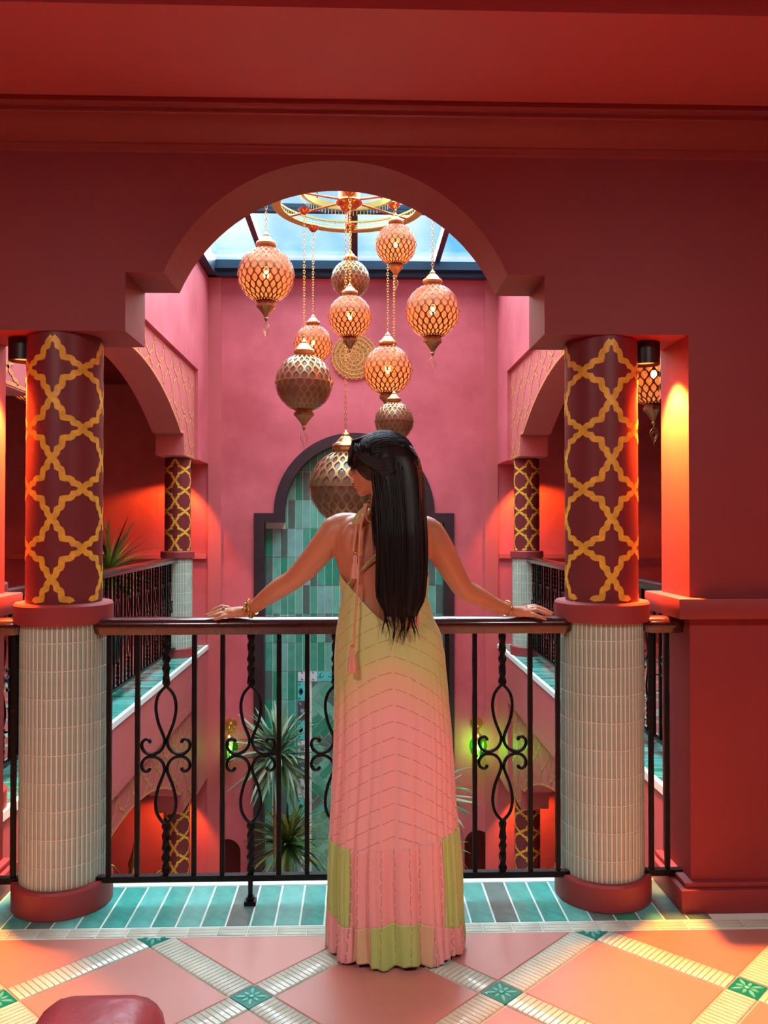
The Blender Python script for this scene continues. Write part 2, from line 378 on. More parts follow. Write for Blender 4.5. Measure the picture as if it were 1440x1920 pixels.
# side galleries (floor, fascia, arcade, upper wall), both storeys
def ribs_green(x0, x1, ya, yb, z):
    mbs = [MB() for _ in range(4)]; r = random.Random(5); y = ya
    while y < yb-.08:
        for m in (r.choice((0,0,1,3,2)),): slab([(x0,y),(x1,y),(x1,y+.0795),(x0,y+.0795)], z-.006, z+.002, mbs[m], .003)
        y += .0858
    return mbs
def side_arc():
    pr = arc(6.53, 1.93, Z1, .47, 36)
    return pr
def column(cx, cy, z0, label, detail, group=None, cat='column'):
    t = thing('tiled_column', (cx, cy, z0), label, cat, group)
    n = 48 if detail else 28
    part('base_ring', MB().lathe([(.172,0),(.178,.006),(.178,.092),(.172,.10),(.14,.10)], (cx,cy,z0), n), M['ring'], t, 35)
    part('grout_core', MB().lathe([(.1512,.095),(.1512,1.05)], (cx,cy,z0), n, False), M['groutpale'], t, 60)
    part('middle_ring', MB().lathe([(.13,1.035),(.170,1.035),(.176,1.042),(.176,1.102),(.170,1.11),(.13,1.11)], (cx,cy,z0), n), M['ring'], t, 35)
    part('painted_shaft', MB().lathe([(.135,1.105),(.135,Z2+.02)], (cx,cy,z0), n, False), M['shaft'], t, 60)
    w = .135*pi/4; h = .1087; rs = .1358
    fn = lambda s, z: (cx + rs*sin(s/.135), cy - rs*cos(s/.135), z0+z)
    mb = stencil(fn, w, h, 0, 8, -5, 1, .0225, lambda s, z: 1.112 < z < Z2, 0, 2.07-h, sub=2)
    part('gold_trellis', mb, M['gold'], t, None, label='gold painted trellis')
    # glazed fingers around the foot
    N = 54; rows = [(.101,.172-.005)] if False else []
    zz = [.0985] + [.0775+.0995*k for k in range(2, 10)] + [1.035]
    zz = [.0985, .177] + [.177+.0995*k for k in range(1, 9)] + [1.035]
    def finger(a0, z_lo, z_hi, mb):
        wd = .0142
        prof = [(-.5,0),(-.42,.6),(-.15,1),(.15,1),(.42,.6),(.5,0)]
        lo, hi = [], []
        for u, d in prof:
            a = a0 + u*wd/.152; r = .1485 + .0052*d
            lo.append((cx + r*sin(a), cy - r*cos(a), z0+z_lo+.0020)); hi.append((cx + r*sin(a), cy - r*cos(a), z0+z_hi-.0020))
        n_ = len(prof); mb.add(lo+hi, [(k_, k_+1, n_+k_+1, n_+k_) for k_ in range(n_-1)] + [tuple(range(n_))[::-1], tuple(range(n_, 2*n_))])
    rest = MB()
    if detail:
        va = atan2(-cx, cy)
        me_cache = {}
        for ri, (a, b) in enumerate(zip(zz, zz[1:])):
            for k in range(N):
                an = 2*pi*k/N + (.5*2*pi/N if False else 0)
                d = (an - (-va*-1)*1 + pi) % (2*pi) - pi
                d = (an - atan2(-cx, cy) + pi) % (2*pi) - pi
                if abs(d) < pi*.5 and ri < len(zz)-1:
                    key = round(b-a, 4)
                    if key not in me_cache:
                        mb = MB(); sx, sy = cx, cy
                        wd = .0142; prof = [(-.5,0),(-.42,.6),(-.15,1),(.15,1),(.42,.6),(.5,0)]
                        lo = [((.1485+.0052*dd)*sin(u*wd/.152), -(.1485+.0052*dd)*cos(u*wd/.152), .0020) for u, dd in prof]
                        hi = [(p[0], p[1], b-a-.0020) for p in lo]; n_ = len(prof)
                        mb.add(lo+hi, [(k_, k_+1, n_+k_+1, n_+k_) for k_ in range(n_-1)] + [tuple(range(n_))[::-1], tuple(range(n_, 2*n_))])
                        me = mb.mesh('glazed_finger', 60); me.materials.append(M['finger']); me_cache[key] = me
                    o = link('glazed_finger', me_cache[key], None, t, (0, 0, a), (0, 0, an))
                else: finger(an, a, b, rest)
    else:
        for a, b in zip(zz, zz[1:]):
            for k in range(N): finger(2*pi*k/N, a, b, rest)
    part('far_side_fingers' if detail else 'glazed_fingers', rest, M['finger'], t, 60, kind='stuff')
    return t
CLX, CRX, CY = -1.092, .927, 3.19
column(CLX, CY, 0, 'big foreground column left of the woman, gold trellis shaft over a sage tiled foot', True)
column(CRX, CY, 0, 'big foreground column right of the woman, beside the plain red pier', True)
GY0, GY1 = 4.20, 9.0
def gallery(sgn, xe, z, upper):
    X = lambda a: xe + sgn*a                  # a = distance away from the atrium
    bx = lambda mb, a0, a1, y0, y1, z0, z1: mb.box(min(X(a0),X(a1)), max(X(a0),X(a1)), y0, y1, z0+z, z1+z)
    side = 'right' if sgn > 0 else 'left'
    outer = 2.4
    if upper:
        f = struct('floor', bx(MB(), 0, outer, YB+.013, YFAR, -.47, -.006), M['wallside'])
        for i, m_ in enumerate(ribs_green(min(X(.02),X(.36)), max(X(.02),X(.36)), YB+.03, YFAR, z)):
            if m_.f: part('green_tiles', m_, M['green'][i], f, None, kind='stuff')
        part('grout', bx(MB(), 0.018, .37, YB+.013, YFAR, -.006, .0006), M['groutteal'], f, None)
        part('nosing', bx(MB(), -.012, .02, YB+.013, YFAR, -.04, .004), M['groutteal'], f, None)
        part('terracotta_field', bx(MB(), .37, outer, YB+.013, YFAR, -.006, -.001), M['terrabase'], f, None)
        mb = MB(); r = 0
        for jy in range(0, 14):                                   # ribbed diagonals of the gallery floor
            for d_ in (1, -1):
                y0 = 3.5 + jy*.5
                a0, a1 = .40, 2.3
                p0 = (X(a0), y0); p1 = (X(a1), y0 + d_*1.9)
                if 3.4 < p1[1] < 9.7:
                    mb.add([(p0[0],p0[1]-.05,z+.002),(p1[0],p1[1]-.05,z+.002),(p1[0],p1[1]+.05,z+.002),(p0[0],p0[1]+.05,z+.002)], [(0,1,2,3)])
        part('ribbed_lines', mb, M['strip'], f, None)
    # arcade wall on its columns
    a0, a1 = .04, .32
    aprof = [(3.33,Z2),(4.62,Z2),(4.62,Z1),(4.60,Z1)] + arc(6.53, 1.93, Z1, .47, 40) + [(8.60,Z1),(8.60,Z2),(9.16,Z2)]
    mb = arch_wall([(s, zz+z) for s, zz in aprof], 3.06+z, X(a0), X(a1), 'y')
    w = struct('wall_arcade_'+side, mb, M['wallside'])
    xs = X(a0) - sgn*.003
    pr = arc(6.53, 1.93, Z1, .47, 40)
    def under(s):
        if s < 4.62 or s > 8.60: return Z2
        if s < 4.60 or s > 8.46: return Z1
        for (p, zp), (q_, zq) in zip(pr, pr[1:]):
            if p <= s <= q_: return zp + (zq-zp)*(s-p)/(q_-p)
        return Z1
    mb = stencil(lambda s, zz: (xs, s, zz+z), .18, .16, -2, 36, -3, 6, .022, lambda s, zz: 3.36 < s < 9.12 and under(s)+.02 < zz < 3.035, 3.4, Z2+.1, sub=3)
    # outline of the spandrel
    ln = [(9.13,3.03),(9.13,Z2+.02),(8.62,Z2+.02),(8.62,Z1+.02)] + [(s, zz+.014) for s, zz in pr[::-1]] + [(4.60,Z1+.02),(4.60,Z2+.02),(3.36,Z2+.02)]
    for (sa, za), (sb, zb) in zip(ln, ln[1:]):
        d = sqrt((sb-sa)**2+(zb-za)**2)
        if d < .001: continue
        nx, nz_ = -(zb-za)/d*.010, (sb-sa)/d*.010
        mb.add([(xs,sa-nx,za-nz_+z),(xs,sb-nx,zb-nz_+z),(xs,sb+nx,zb+nz_+z),(xs,sa+nx,za+nz_+z)], [(0,1,2,3)])
    part('gold_trellis', mb, M['gold2'], w, None, label='gold painted trellis')
    if upper:
        mb = MB(); bx(mb, 0, .32, YB, YFAR, 3.06, 4.42); bx(mb, 0, .32, 9.16, YFAR, Z2, 3.06)
        struct('wall_upper_'+side, mb, M['wallfar'])
    else:
        mb = MB(); bx(mb, 0, .32, 9.16, YFAR, Z2, 3.13); struct('wall_upper_'+side, mb, M['wallside'])
        mb = MB(); bx(mb, -.001, .02, YB, YFAR, 3.06, 3.14); struct('trim_8', mb, M['wallside'])
    # outer wall, ceiling of the gallery
    mb = MB(); bx(mb, outer, outer+.1, YB, YFAR, -.2, 3.2); struct('wall_outer_'+side, mb, M['walldark'])
    if upper:
        mb = MB(); bx(mb, .3, outer, YB, YFAR, 3.0, 3.12); struct('ceiling', mb, M['walldark'])
gallery(-1, XGL, 0, True); gallery(1, XGR, 0, True); gallery(-1, XGL, LOW, False); gallery(1, XGR, LOW, False)
CGL, CGR = XGL-.18, XGR+.18
column(CGL, GY1, 0, 'far column at the end of the left gallery, gallery level', False)
column(CGR, GY1, 0, 'far column at the end of the right gallery, gallery level', False)
column(CGL, GY0, 0, 'column at the near end of the left gallery, mostly hidden behind the big left column', False)
column(CGR, GY0, 0, 'column at the near end of the right gallery, hidden behind the big right column', False)
column(CGL, GY1, LOW, 'lower storey column below the left gallery, seen through the railing', False)
column(CGR, GY1, LOW, 'lower storey column below the right gallery, seen through the railing', False)

# far wall with the tiled niche and two small arched recesses
NX = -.036
def niche(half, hs, r, zc=1.52, zb=LOW, n=36):
    return [(NX-half, zb), (NX-half, hs), (NX-r, hs), (NX-r, zc)] + [(NX-r*cos(pi*k/n), zc+r*sin(pi*k/n)) for k in range(1, n)] + [(NX+r, zc), (NX+r, hs), (NX+half, hs), (NX+half, zb)]
def recess(xa, xb, zt):
    r = (xb-xa)/2; c = (xa+xb)/2
    return [(xa, LOW), (xa, zt-r)] + [(c-r*cos(pi*k/14), zt-r+r*sin(pi*k/14)) for k in range(1, 14)] + [(xb, zt-r), (xb, LOW)]
fp = [(-4.2, LOW)] + recess(-1.64, -1.34, -2.22) + niche(1.156, 1.52, .93) + recess(1.24, 1.54, -2.15) + [(4.2, LOW)]
wf = struct('wall_far', arch_wall(fp, 4.42, YFAR, YFAR+.30), M['wallfar'])
mb = MB(); mb.box(-4.2, 4.2, YFAR+.30, YFAR+.36, LOW-.1, 4.42); part('backing', mb, M['walldark'], wf, None)
for i, (xa, xb) in enumerate(((XGL, XGL+.15), (XGR-.15, XGR))):
    struct('trim_%d' % (4+i), MB().box(xa, xb, YFAR-.025, YFAR+.001, LOW, 4.24), M['wallside'])
struct('trim_6', MB().box(-4.1, XGL-.02, YFAR-.03, YFAR+.001, .995, 1.05), M['wallside']); struct('trim_7', MB().box(XGR+.02, 4.1, YFAR-.03, YFAR+.001, .995, 1.05), M['wallside'])
struct('floor', MB().box(-4.2, 4.2, 2.0, YFAR+.3, LOW-.1, LOW), M['lowfloor'])
struct('wall_below', MB().box(-4.2, 4.2, YB-.1, YB, LOW, -.47), M['wall'])
# frame
po = niche(1.156, 1.52, .93); pi_ = niche(1.04, 1.41, .81); pi_[3] = (NX-.81, 1.52); pi_[-4] = (NX+.81, 1.52)
nb = thing('tiled_niche', (NX, YFAR, LOW), 'tall arched niche with dark timber frame and green tiling on the far pink wall', 'niche')
mb = MB()
for (a, b, c, d) in zip(po, po[1:], pi_[1:], pi_):
    for y in (YFAR-.03,):
        mb.add([(a[0],y,a[1]),(b[0],y,b[1]),(c[0],y,c[1]),(d[0],y,d[1])], [(0,1,2,3)])
    mb.add([(d[0],YFAR-.03,d[1]),(c[0],YFAR-.03,c[1]),(c[0],YFAR+.16,c[1]),(d[0],YFAR+.16,d[1])], [(0,1,2,3)])
    mb.add([(a[0],YFAR-.03,a[1]),(b[0],YFAR-.03,b[1]),(b[0],YFAR+.16,b[1]),(a[0],YFAR+.16,a[1])], [(3,2,1,0)])
part('frame', mb, M['frame'], nb, None, label='dark timber frame')
# niche tiling
YN = YFAR+.15
mb = MB()
for a, b in zip(pi_, pi_[1:]):
    if abs(a[0]-b[0]) > 1e-6: mb.add([(a[0],YN,LOW),(b[0],YN,LOW),(b[0],YN,b[1]),(a[0],YN,a[1])], [(0,1,2,3)])
part('grout_panel', mb, M['groutteal'], nb, None)
def inside(x, z):
    dx = abs(x-NX)
    if z <= 1.41: return dx <= 1.04
    return dx <= .81 and (z <= 1.52 or dx*dx + (z-1.52)**2 <= .81**2)
def clip_line(poly, f):
    o = []
    for k in range(len(poly)):
        a, b = poly[k], poly[(k+1) % len(poly)]; fa, fb = f(a), f(b)
        if fa >= 0: o.append(a)
        if (fa >= 0) != (fb >= 0):
            t = fa/(fa-fb); o.append((a[0]+(b[0]-a[0])*t, a[1]+(b[1]-a[1])*t))
    return o
def clip_niche(poly):
    zc = sum(p[1] for p in poly)/len(poly)
    if max(p[1] for p in poly) <= 1.41: lim = 1.04
    else: lim = .81
    if lim == .81 and zc < 1.46: lim = 1.04
    poly = clip_line(poly, lambda p: p[0]-(NX-lim+.002)); poly = clip_line(poly, lambda p: (NX+lim-.002)-p[0]) if poly else poly
    if poly and lim == .81:
        for k in range(1, 24):
            a = pi*k/24; poly = clip_line(poly, lambda p: .806 - ((p[0]-NX)*cos(a) + (p[1]-1.52)*sin(a)))
            if not poly: return None
    return poly if len(poly) > 2 else None
def wtile(poly, d=.008):
    n = len(poly); cx = sum(p[0] for p in poly)/n; cz = sum(p[1] for p in poly)/n
    vs = [(x, YN, z) for x, z in poly] + [(cx+(x-cx)*.985, YN-d, cz+(z-cz)*.985) for x, z in poly]
    return MB().add(vs, [tuple(range(n, 2*n))] + [(k, (k+1) % n, n+(k+1) % n, n+k) for k in range(n)])
rt = random.Random(11); cnt = 0; extra = [MB() for _ in range(5)]
PW = 2.08/24; PH = .334
DX, DZ = .668, -.33      # inner herringbone panel: half width incl. border, top
for c in range(24):
    for r in range(-13, 12):
        x0, z0 = NX-1.04+c*PW, DZ + r*PH
        x1, z1 = x0+PW, z0+PH
        if x0 > NX-DX-.01 and x1 < NX+DX+.01 and z0 < DZ-.01: continue
        if z1 < LOW+.05: continue
        z0c = max(z0, LOW)
        P = clip_niche([(x0+.003, z0c+.003), (x1-.003, z0c+.003), (x1-.003, z1-.003), (x0+.003, z1-.003)])
        mi = rt.choices(range(5), (5,5,4,3,2))[0]
        if P is None: continue
        t_ = wtile(P)
        hid = (z0 < -1.9) or (r > 0 and abs((x0+x1)/2-.25) < .3 and z1 < .8)
        if cnt < 205 and not hid: part('wall_tile', t_, M['ngreen'][mi], nb, None); cnt += 1
        else: extra[mi].add(t_.v, t_.f)
# herringbone diagonals inside
hx0, hx1 = NX-DX+.17, NX+DX-.17; hz1 = DZ-.125
aw, al = .085, .34
cnt2 = 0
g = .0045
W4 = aw; tiles = []
for a in range(-40, 41):
    for b in range(-12, 13):
        # horizontal brick at (a + 8b, a) and vertical brick at (a + 8b + 4, a ... ) in unit widths, then turned by -45 degrees
        tiles.append(((a+8*b)*W4, a*W4, 4*W4, W4)); tiles.append(((a+8*b+4)*W4, (a-3)*W4, W4, 4*W4))
for (u0, v0, lu, lv) in tiles:
    P = []
    for uu, vv in ((u0+g, v0+g), (u0+lu-g, v0+g), (u0+lu-g, v0+lv-g), (u0+g, v0+lv-g)):
        P.append((NX + (uu+vv)*q, -1.6 + (vv-uu)*q))
    if max(p[0] for p in P) < hx0 or min(p[0] for p in P) > hx1 or max(p[1] for p in P) < LOW or min(p[1] for p in P) > hz1: continue
    P = clip_line(P, lambda p: p[0]-hx0); P = P and clip_line(P, lambda p: hx1-p[0]); P = P and clip_line(P, lambda p: hz1-p[1]); P = P and clip_line(P, lambda p: p[1]-LOW)
    if not P or len(P) < 3: continue
    mi = rt.choices(range(4), (5,4,4,2))[0]; t_ = wtile(P); cz = sum(p[1] for p in P)/len(P); cxx = sum(p[0] for p in P)/len(P)
    if cz > -2.4 and cxx < .0 and cnt2 < 60: part('wall_tile', t_, M['ngreen'][mi], nb, None); cnt2 += 1
    else: extra[mi].add(t_.v, t_.f)
for i, m_ in enumerate(extra):
    if m_.f: part('wall_tiles', m_, M['ngreen'][i], nb, None, kind='stuff')
# patterned border tiles around the inner panel
deco = [material('deco_white', (214, 226, 230), .3, coat=.3), material('deco_turquoise', (92, 206, 200), .3, coat=.3), material('deco_brown', (92, 78, 84), .3, coat=.3)]
dink = [material('deco_ink_grey', (96, 110, 130), .4), material('deco_ink_teal', (0, 84, 100), .4), material('deco_ink_blue', (120, 176, 196), .4)]
def deco_tile(cx, cz, w, h, mi, kind):
    o = part('patterned_tile', wtile([(cx-w/2, cz-h/2), (cx+w/2, cz-h/2), (cx+w/2, cz+h/2), (cx-w/2, cz+h/2)], .010), deco[mi], nb, None, label=('white', 'turquoise', 'brown')[mi]+' patterned tile')
    mb = MB(); y = YN-.0115
    def blob(x, z, a, l, w_):
        pts = [(0,0),(l*.4,w_),(l*.8,w_*.8),(l,0),(l*.8,-w_*.8),(l*.4,-w_)]
        mb.add([(x+p*cos(a)-r_*sin(a), y, z+p*sin(a)+r_*cos(a)) for p, r_ in pts], [(0,1,2,3,4,5)])
    def curl(x, z, s, f):
        pts = [(x+f*s*(1-.045*k)*sin(k*.42)*.9, y, z+s*(1-.045*k)*cos(k*.42)*.9) for k in range(13)]
        mb.tube(pts, .0035, 4)
    if kind == 0:
        for k in range(5): blob(cx+w*.05, cz, pi+(-.9+.45*k), w*.5, .011) if w < h else blob(cx, cz-h*.3, .4+.57*k, h*.6, .009)
        for sx in (-1, 1):
            for sz in (-1, 1): blob(cx+sx*w*.42, cz+sz*h*.42, atan2(-sz, -sx), .03, .008)
    elif kind == 1:
        for f in (-1, 1): curl(cx+f*w*.22, cz+.01, h*.3, f); curl(cx+f*w*.38, cz, h*.2, -f)
    else:
        for k in range(6): blob(cx, cz, k*pi/3, .03, .008)
        for sx in (-1, 1):
            for sz in (-1, 1): blob(cx+sx*w*.3, cz+sz*h*.36, 0, .02, .009); blob(cx+sx*w*.3, cz+sz*h*.36, pi/2, .02, .007)
    part('tile_motif', mb, dink[mi], o, None)
seq = [0,1,0,1,0,1]; 
for k, mi in enumerate(seq):
    wq = 2*(DX-.004)/6; deco_tile(NX-DX+.004+wq*(k+.5), DZ-.06, wq-.006, .108, mi, (2,1)[k % 2])
colseq = [1,2,1,0,2,0,1,2,1,0,2,1]
for sgn_ in (-1, 1):
    for k, mi in enumerate(colseq):
        cz = DZ-.12-.115-k*.225
        if cz < LOW+.1: break
        deco_tile(NX+sgn_*(DX-.062), cz, .112, .215, mi, (0, 0, 2)[mi] if mi else 2)

# round gold medallion on the far wall
c = at(664, 668, YFAR-.02); md = thing('wall_medallion', c, 'round pierced pale gold medallion high on the pink far wall', 'wall ornament')
mb = MB()
def ringxz(mb, c, r, t, n=48):
    pts = [(c.x+r*cos(2*pi*k/n), c.y, c.z+r*sin(2*pi*k/n)) for k in range(n+1)]; mb.tube(pts, t, 5, False)
for r_, t in ((.255,.006),(.215,.007),(.165,.007),(.110,.006),(.060,.006),(.028,.005)): ringxz(mb, c, r_, t)
for n_, r0, rr in ((30,.262,.010),(28,.235,.016),(22,.190,.020),(16,.138,.022),(12,.085,.020),(8,.044,.012)):
    for k in range(n_):
        a = 2*pi*k/n_; ringxz(mb, Vector((c.x+r0*cos(a), c.y, c.z+r0*sin(a))), rr, .0048, 10)
mb.lathe([(.012,0),(.012,.01)], (0,0,0), 8)
mb.v = mb.v[:-16] + [(c.x+p[0], c.y+p[2]-.005, c.z+p[1]) for p in mb.v[-16:]]
part('filigree', mb, M['gold2'], md, 60)
mb = MB(); mb.add([(c.x+.24*cos(2*pi*k/40), YFAR-.004, c.z+.24*sin(2*pi*k/40)) for k in range(40)], [tuple(range(40))]); part('backplate', mb, M['ringgold'], md, None)

# skylight roof
rl = struct('window_1', MB().box(XGL-.3, XGR+.3, YFAR-.12, YFAR+.02, 4.24, 4.42).box(XGL-.3, XGR+.3, YB, YB+.12, 4.24, 4.42).box(XGL-.02, XGL+.10, YB, YFAR, 4.24, 4.42).box(XGR-.10, XGR+.02, YB, YFAR, 4.24, 4.42), M['steel'])
part('ledge', MB().box(XGL, XGR, YFAR-.20, YFAR-.12, 4.30, 4.34), M['steel'], rl, None)
for x in (-1.08, .92): part('rafter', MB().box(x-.03, x+.03, YB, YFAR, 4.42, 4.54), M['steelpurple'], rl, None)
part('rafter', MB().box(-.08, 0, 7.4, YFAR, 4.40, 4.54), M['frame'], rl, None)
part('rafter', MB().box(-.08, 0, YB, 5.7, 4.40, 4.54), M['frame'], rl, None)
for y in (8.25, 4.9): part('purlin', MB().box(XGL-.3, XGR+.3, y-.03, y+.03, 4.44, 4.52), M['steel'], rl, None)
xs_ = [XGL-.3, -1.08, -.04, .92, XGR+.3]; ys_ = [YB, 4.9, 8.25, YFAR]
for i in range(4):
    for j in range(3):
        part('pane', MB().box(xs_[i]+.03, xs_[i+1]-.03, ys_[j]+.03, ys_[j+1]-.03, 4.47, 4.478), M['glass'], rl, None)
mb = MB(); n = 48
for r0, r1, z0, z1 in ((.43,.50,4.30,4.46),): 
    mb.loft([[(XC+r*cos(2*pi*k/n), 6.75+r*sin(2*pi*k/n), z) for k in range(n)] for r, z in ((r1,z1),(r1,z0),(r0,z0),(r0,z1),(r1,z1))], False)
part('round_opening_frame', mb, M['frame'], rl, 40)
# ------------------------------------------------------------------ railings
YR = 3.14; ZT, ZB = .998, .110
def bar_mesh(z0, z1, w=.0165, tw=0.0, seed=0, n=None):
    r = random.Random(seed); n = n or max(2, int((z1-z0)/.035)); rings = []
    for k in range(n+1):
        z = z0+(z1-z0)*k/n; a = pi/4 + tw*k; s_ = w*.7071*(1+r.uniform(-.06,.06))*(1 if not tw else (1.16 if k % 2 else .96))
        rings.append([(s_*cos(a+pi/2*i), s_*sin(a+pi/2*i), z) for i in range(4)])
    return MB().loft(rings)
SCR = [(0,.802),(.016,.787),(.030,.765),(.0365,.735),(.0355,.705),(.027,.665),(.014,.632),(.005,.606),(.008,.583),(.020,.565),(.036,.556),(.053,.553),(.070,.557),(.083,.569),(.088,.585),(.084,.600),(.072,.608),(.061,.604),(.057,.594)]
def scroll_mb(sx, up):
    pts = [(sx*x, 0, z if up else 2*.549-z) for x, z in SCR]
    P = []
    for k in range(len(pts)-1):
        a, b = Vector(pts[k]), Vector(pts[k+1]); p0 = Vector(pts[max(k-1,0)]); p3 = Vector(pts[min(k+2,len(pts)-1)])
        for t in (0, .5):
            P.append(.5*((2*a)+(b-p0)*t+(2*p0-5*a+4*b-p3)*t*t+(3*a-p0-3*b+p3)*t*t*t))
    P.append(Vector(pts[-1])); n = len(P)
    return MB().tube(P, [.0062]*(n-4)+[.0064,.0068,.0072,.005], 6)
RM = {}
RM['bar'] = [bar_mesh(ZB, ZT, seed=s_).mesh('baluster', 50) for s_ in range(3)]
RM['tw1'] = bar_mesh(.797, ZT, .019, .55, 1, 14).mesh('twisted_baluster', 50); RM['tw0'] = bar_mesh(ZB, .301, .019, .55, 2, 14).mesh('lower_twist', 50)
RM['sc'] = [scroll_mb(sx, up).mesh('scroll', 60) for sx in (1,-1) for up in (True, False)]
RM['col'] = MB().box(-.010,.010,-.008,.008,.541,.557).mesh('collar')
for m_ in RM['bar']+[RM['tw1'], RM['tw0'], RM['col']]+RM['sc']: m_.materials.append(M['iron'])
def handrail(a, b, z0=.994, z1=1.055, w=.041):
    a, b = Vector(a), Vector(b); d = (b-a).normalized(); s_ = Vector((-d.y, d.x, 0)); h = z1-z0
    prof = [(-.72,0),(.72,0),(.80,.12),(.86,.25),(1,.42),(1,.62),(.90,.80),(.68,.93),(.35,1),(-.35,1),(-.68,.93),(-.90,.80),(-1,.62),(-1,.42),(-.86,.25),(-.80,.12)]
    mb = MB(); rings = []
    for t, sc in ((0,.7),(.012,.93),(.03,1)):
        rings.append([a+d*t+s_*(x*w*sc)+Vector((0,0,z0+h*(.5+(y-.5)*sc))) for x, y in prof])
    L = (b-a).length
    for t, sc in ((L-.03,1),(L-.012,.93),(L,.7)):
        rings.append([a+d*t+s_*(x*w*sc)+Vector((0,0,z0+h*(.5+(y-.5)*sc))) for x, y in prof])
    return mb.loft(rings)
def railing(p0, p1, label, pos, orn, feet=(), group=None, z=0):
    p0, p1 = Vector((p0[0],p0[1],0)), Vector((p1[0],p1[1],0)); d = (p1-p0).normalized(); an = atan2(d.y, d.x)
    t = thing('railing', (p0.x, p0.y, 0), label, 'railing', group)
    o = part('handrail', handrail(p0, p1), M['wood'], t, 50, label='dark polished wooden handrail')
    s_ = Vector((-d.y, d.x, 0))*.014; mb = MB()
    mb.loft([[p0-s_+Vector((0,0,.090)), p0+s_+Vector((0,0,.090)), p0+s_+Vector((0,0,.112)), p0-s_+Vector((0,0,.112))], [p1-s_+Vector((0,0,.090)), p1+s_+Vector((0,0,.090)), p1+s_+Vector((0,0,.112)), p1-s_+Vector((0,0,.112))]])
    part('bottom_rail', mb, M['iron'], t, None)
    for k, s in enumerate(pos):
        loc = d*s
        if k in orn:
            b = link('scroll_baluster', RM['tw1'], None, t, loc, (0,0,an))
            link('lower_twist', RM['tw0'], None, b)
            for m_ in RM['sc']: link('scroll', m_, None, b)
            for x in (.053, -.053): link('collar', RM['col'], None, b, (x,0,0))
        else: link('baluster', RM['bar'][k % 3], None, t, loc, (0,0,an))
    for s in feet:
        c = p0 + d*s
        part('foot', MB().box(c.x-.008,c.x+.008,c.y-.008,c.y+.008,.02,.092).box(c.x-.013,c.x+.013,c.y-.013,c.y+.013,.018,.03).box(c.x-.021,c.x+.021,c.y-.021,c.y+.021,.002,.018), M['iron'], t, None)
    return t
X0 = -.962
railing((X0, YR), (.792, YR), 'wrought iron railing with dark wooden handrail that the woman leans on', [(-.910+.1035*k)-X0 for k in range(17)], (2,5,8,11,14), ((-.910+.1035*5)-X0, (-.910+.1035*11)-X0))
railing((1.062, YR), (1.225, YR), 'short railing piece between the big right column and the red pier', [.035, .095], (), ())
railing((-1.385, YR), (-1.222, YR), 'short railing piece at the left edge beside the big left column', [.045, .13], (), ())
n = 43
for x, nm in ((CGL, 'left'), (CGR, 'right')):
    railing((x, GY0+.13), (x, GY1-.13), 'long receding iron railing of the %s gallery, with dark handrail' % nm, [.06+.104*k for k in range(42)], tuple(range(2, 42, 3)), (.06+.104*11, .06+.104*29))

# ------------------------------------------------------------------ lanterns
def globe_shell(N=22, rows=11, lat=R(71), st=.066, seg=6):
    mb = MB(); D = 2*pi/N
    P = lambda ph, th, r=1.0: (r*cos(th)*cos(ph), r*cos(th)*sin(ph), r*sin(th))
    for r_ in range(2*N):
        ph0 = r_*D/2; sg = 1 if r_ % 2 else -1; L_, R_ = [], []
        for k in range(rows*seg+1):
            t = k/seg; th = -lat + 2*lat*t/rows; c_ = cos(pi*t)
            c_ = math.copysign(abs(c_)**.75, c_); ph = ph0 + sg*D/4*c_*.93
            w = st/2/max(.3, cos(th))*(.75 + .25*cos(th)); L_.append((ph-w, th)); R_.append((ph+w, th))
        b = len(mb.v); m_ = len(L_)
        mb.add([P(*p) for p in L_]+[P(*p) for p in R_], [(k, m_+k, m_+k+1, k+1) for k in range(m_-1)])
    for row in range(1, rows):                 # diamonds and bars inside the cells
        th = -lat + 2*lat*row/rows
        for k in range(N):
            ph = (k + (.25 if row % 2 else .75))*D; ct = cos(th)
            if row % 2: a, b_ = .032, .042
            else: a, b_ = .010, .085
            mb.add([P(ph-a/ct, th), P(ph, th-b_), P(ph+a/ct, th), P(ph, th+b_)], [(0,1,2,3)])
    return mb
LM = {}
LM['shell'] = globe_shell().mesh('pierced_globe', 80)
LM['glass'] = MB().ball((0,0,0), .965, 32, 20).mesh('inner_glass', 180)
LM['band'] = MB().lathe([(1.0,-.012),(1.02,-.012),(1.02,.012),(1.0,.012)], n=48, cap=False).mesh('seam_band', 40)
LM['poles'] = MB().lathe([(.36,.93),(.28,.965),(.2,.98)], n=24, cap=False).lathe([(.2,-.98),(.28,-.965),(.36,-.93)], n=24, cap=False).mesh('collar_rings', 60)
def ribbed(prof, n=40, a=.05):
    mb = MB(); rings = [[(r*(1+a*cos(n/4*2*pi*k/n))*cos(2*pi*k/n), r*(1+a*cos(n/4*2*pi*k/n))*sin(2*pi*k/n), z) for k in range(n)] for r, z in prof]; return mb.loft(rings)
LM['cap'] = MB().lathe([(.27,.95),(.30,1.0),(.36,1.05),(.37,1.11),(.34,1.17),(.26,1.21),(.24,1.24),(.20,1.30),(.14,1.36),(.10,1.39),(.11,1.42),(.09,1.46),(.05,1.49),(.03,1.55),(.01,1.57)], n=32).mesh('top_cap', 35)
LM['fin'] = ribbed([(.01,-1.66),(.03,-1.64),(.05,-1.58),(.08,-1.55),(.06,-1.50),(.08,-1.46),(.10,-1.42),(.18,-1.30),(.26,-1.20),(.33,-1.14),(.34,-1.06),(.29,-1.01),(.28,-.95)], 40).mesh('bottom_finial', 35)
mb = MB(); 
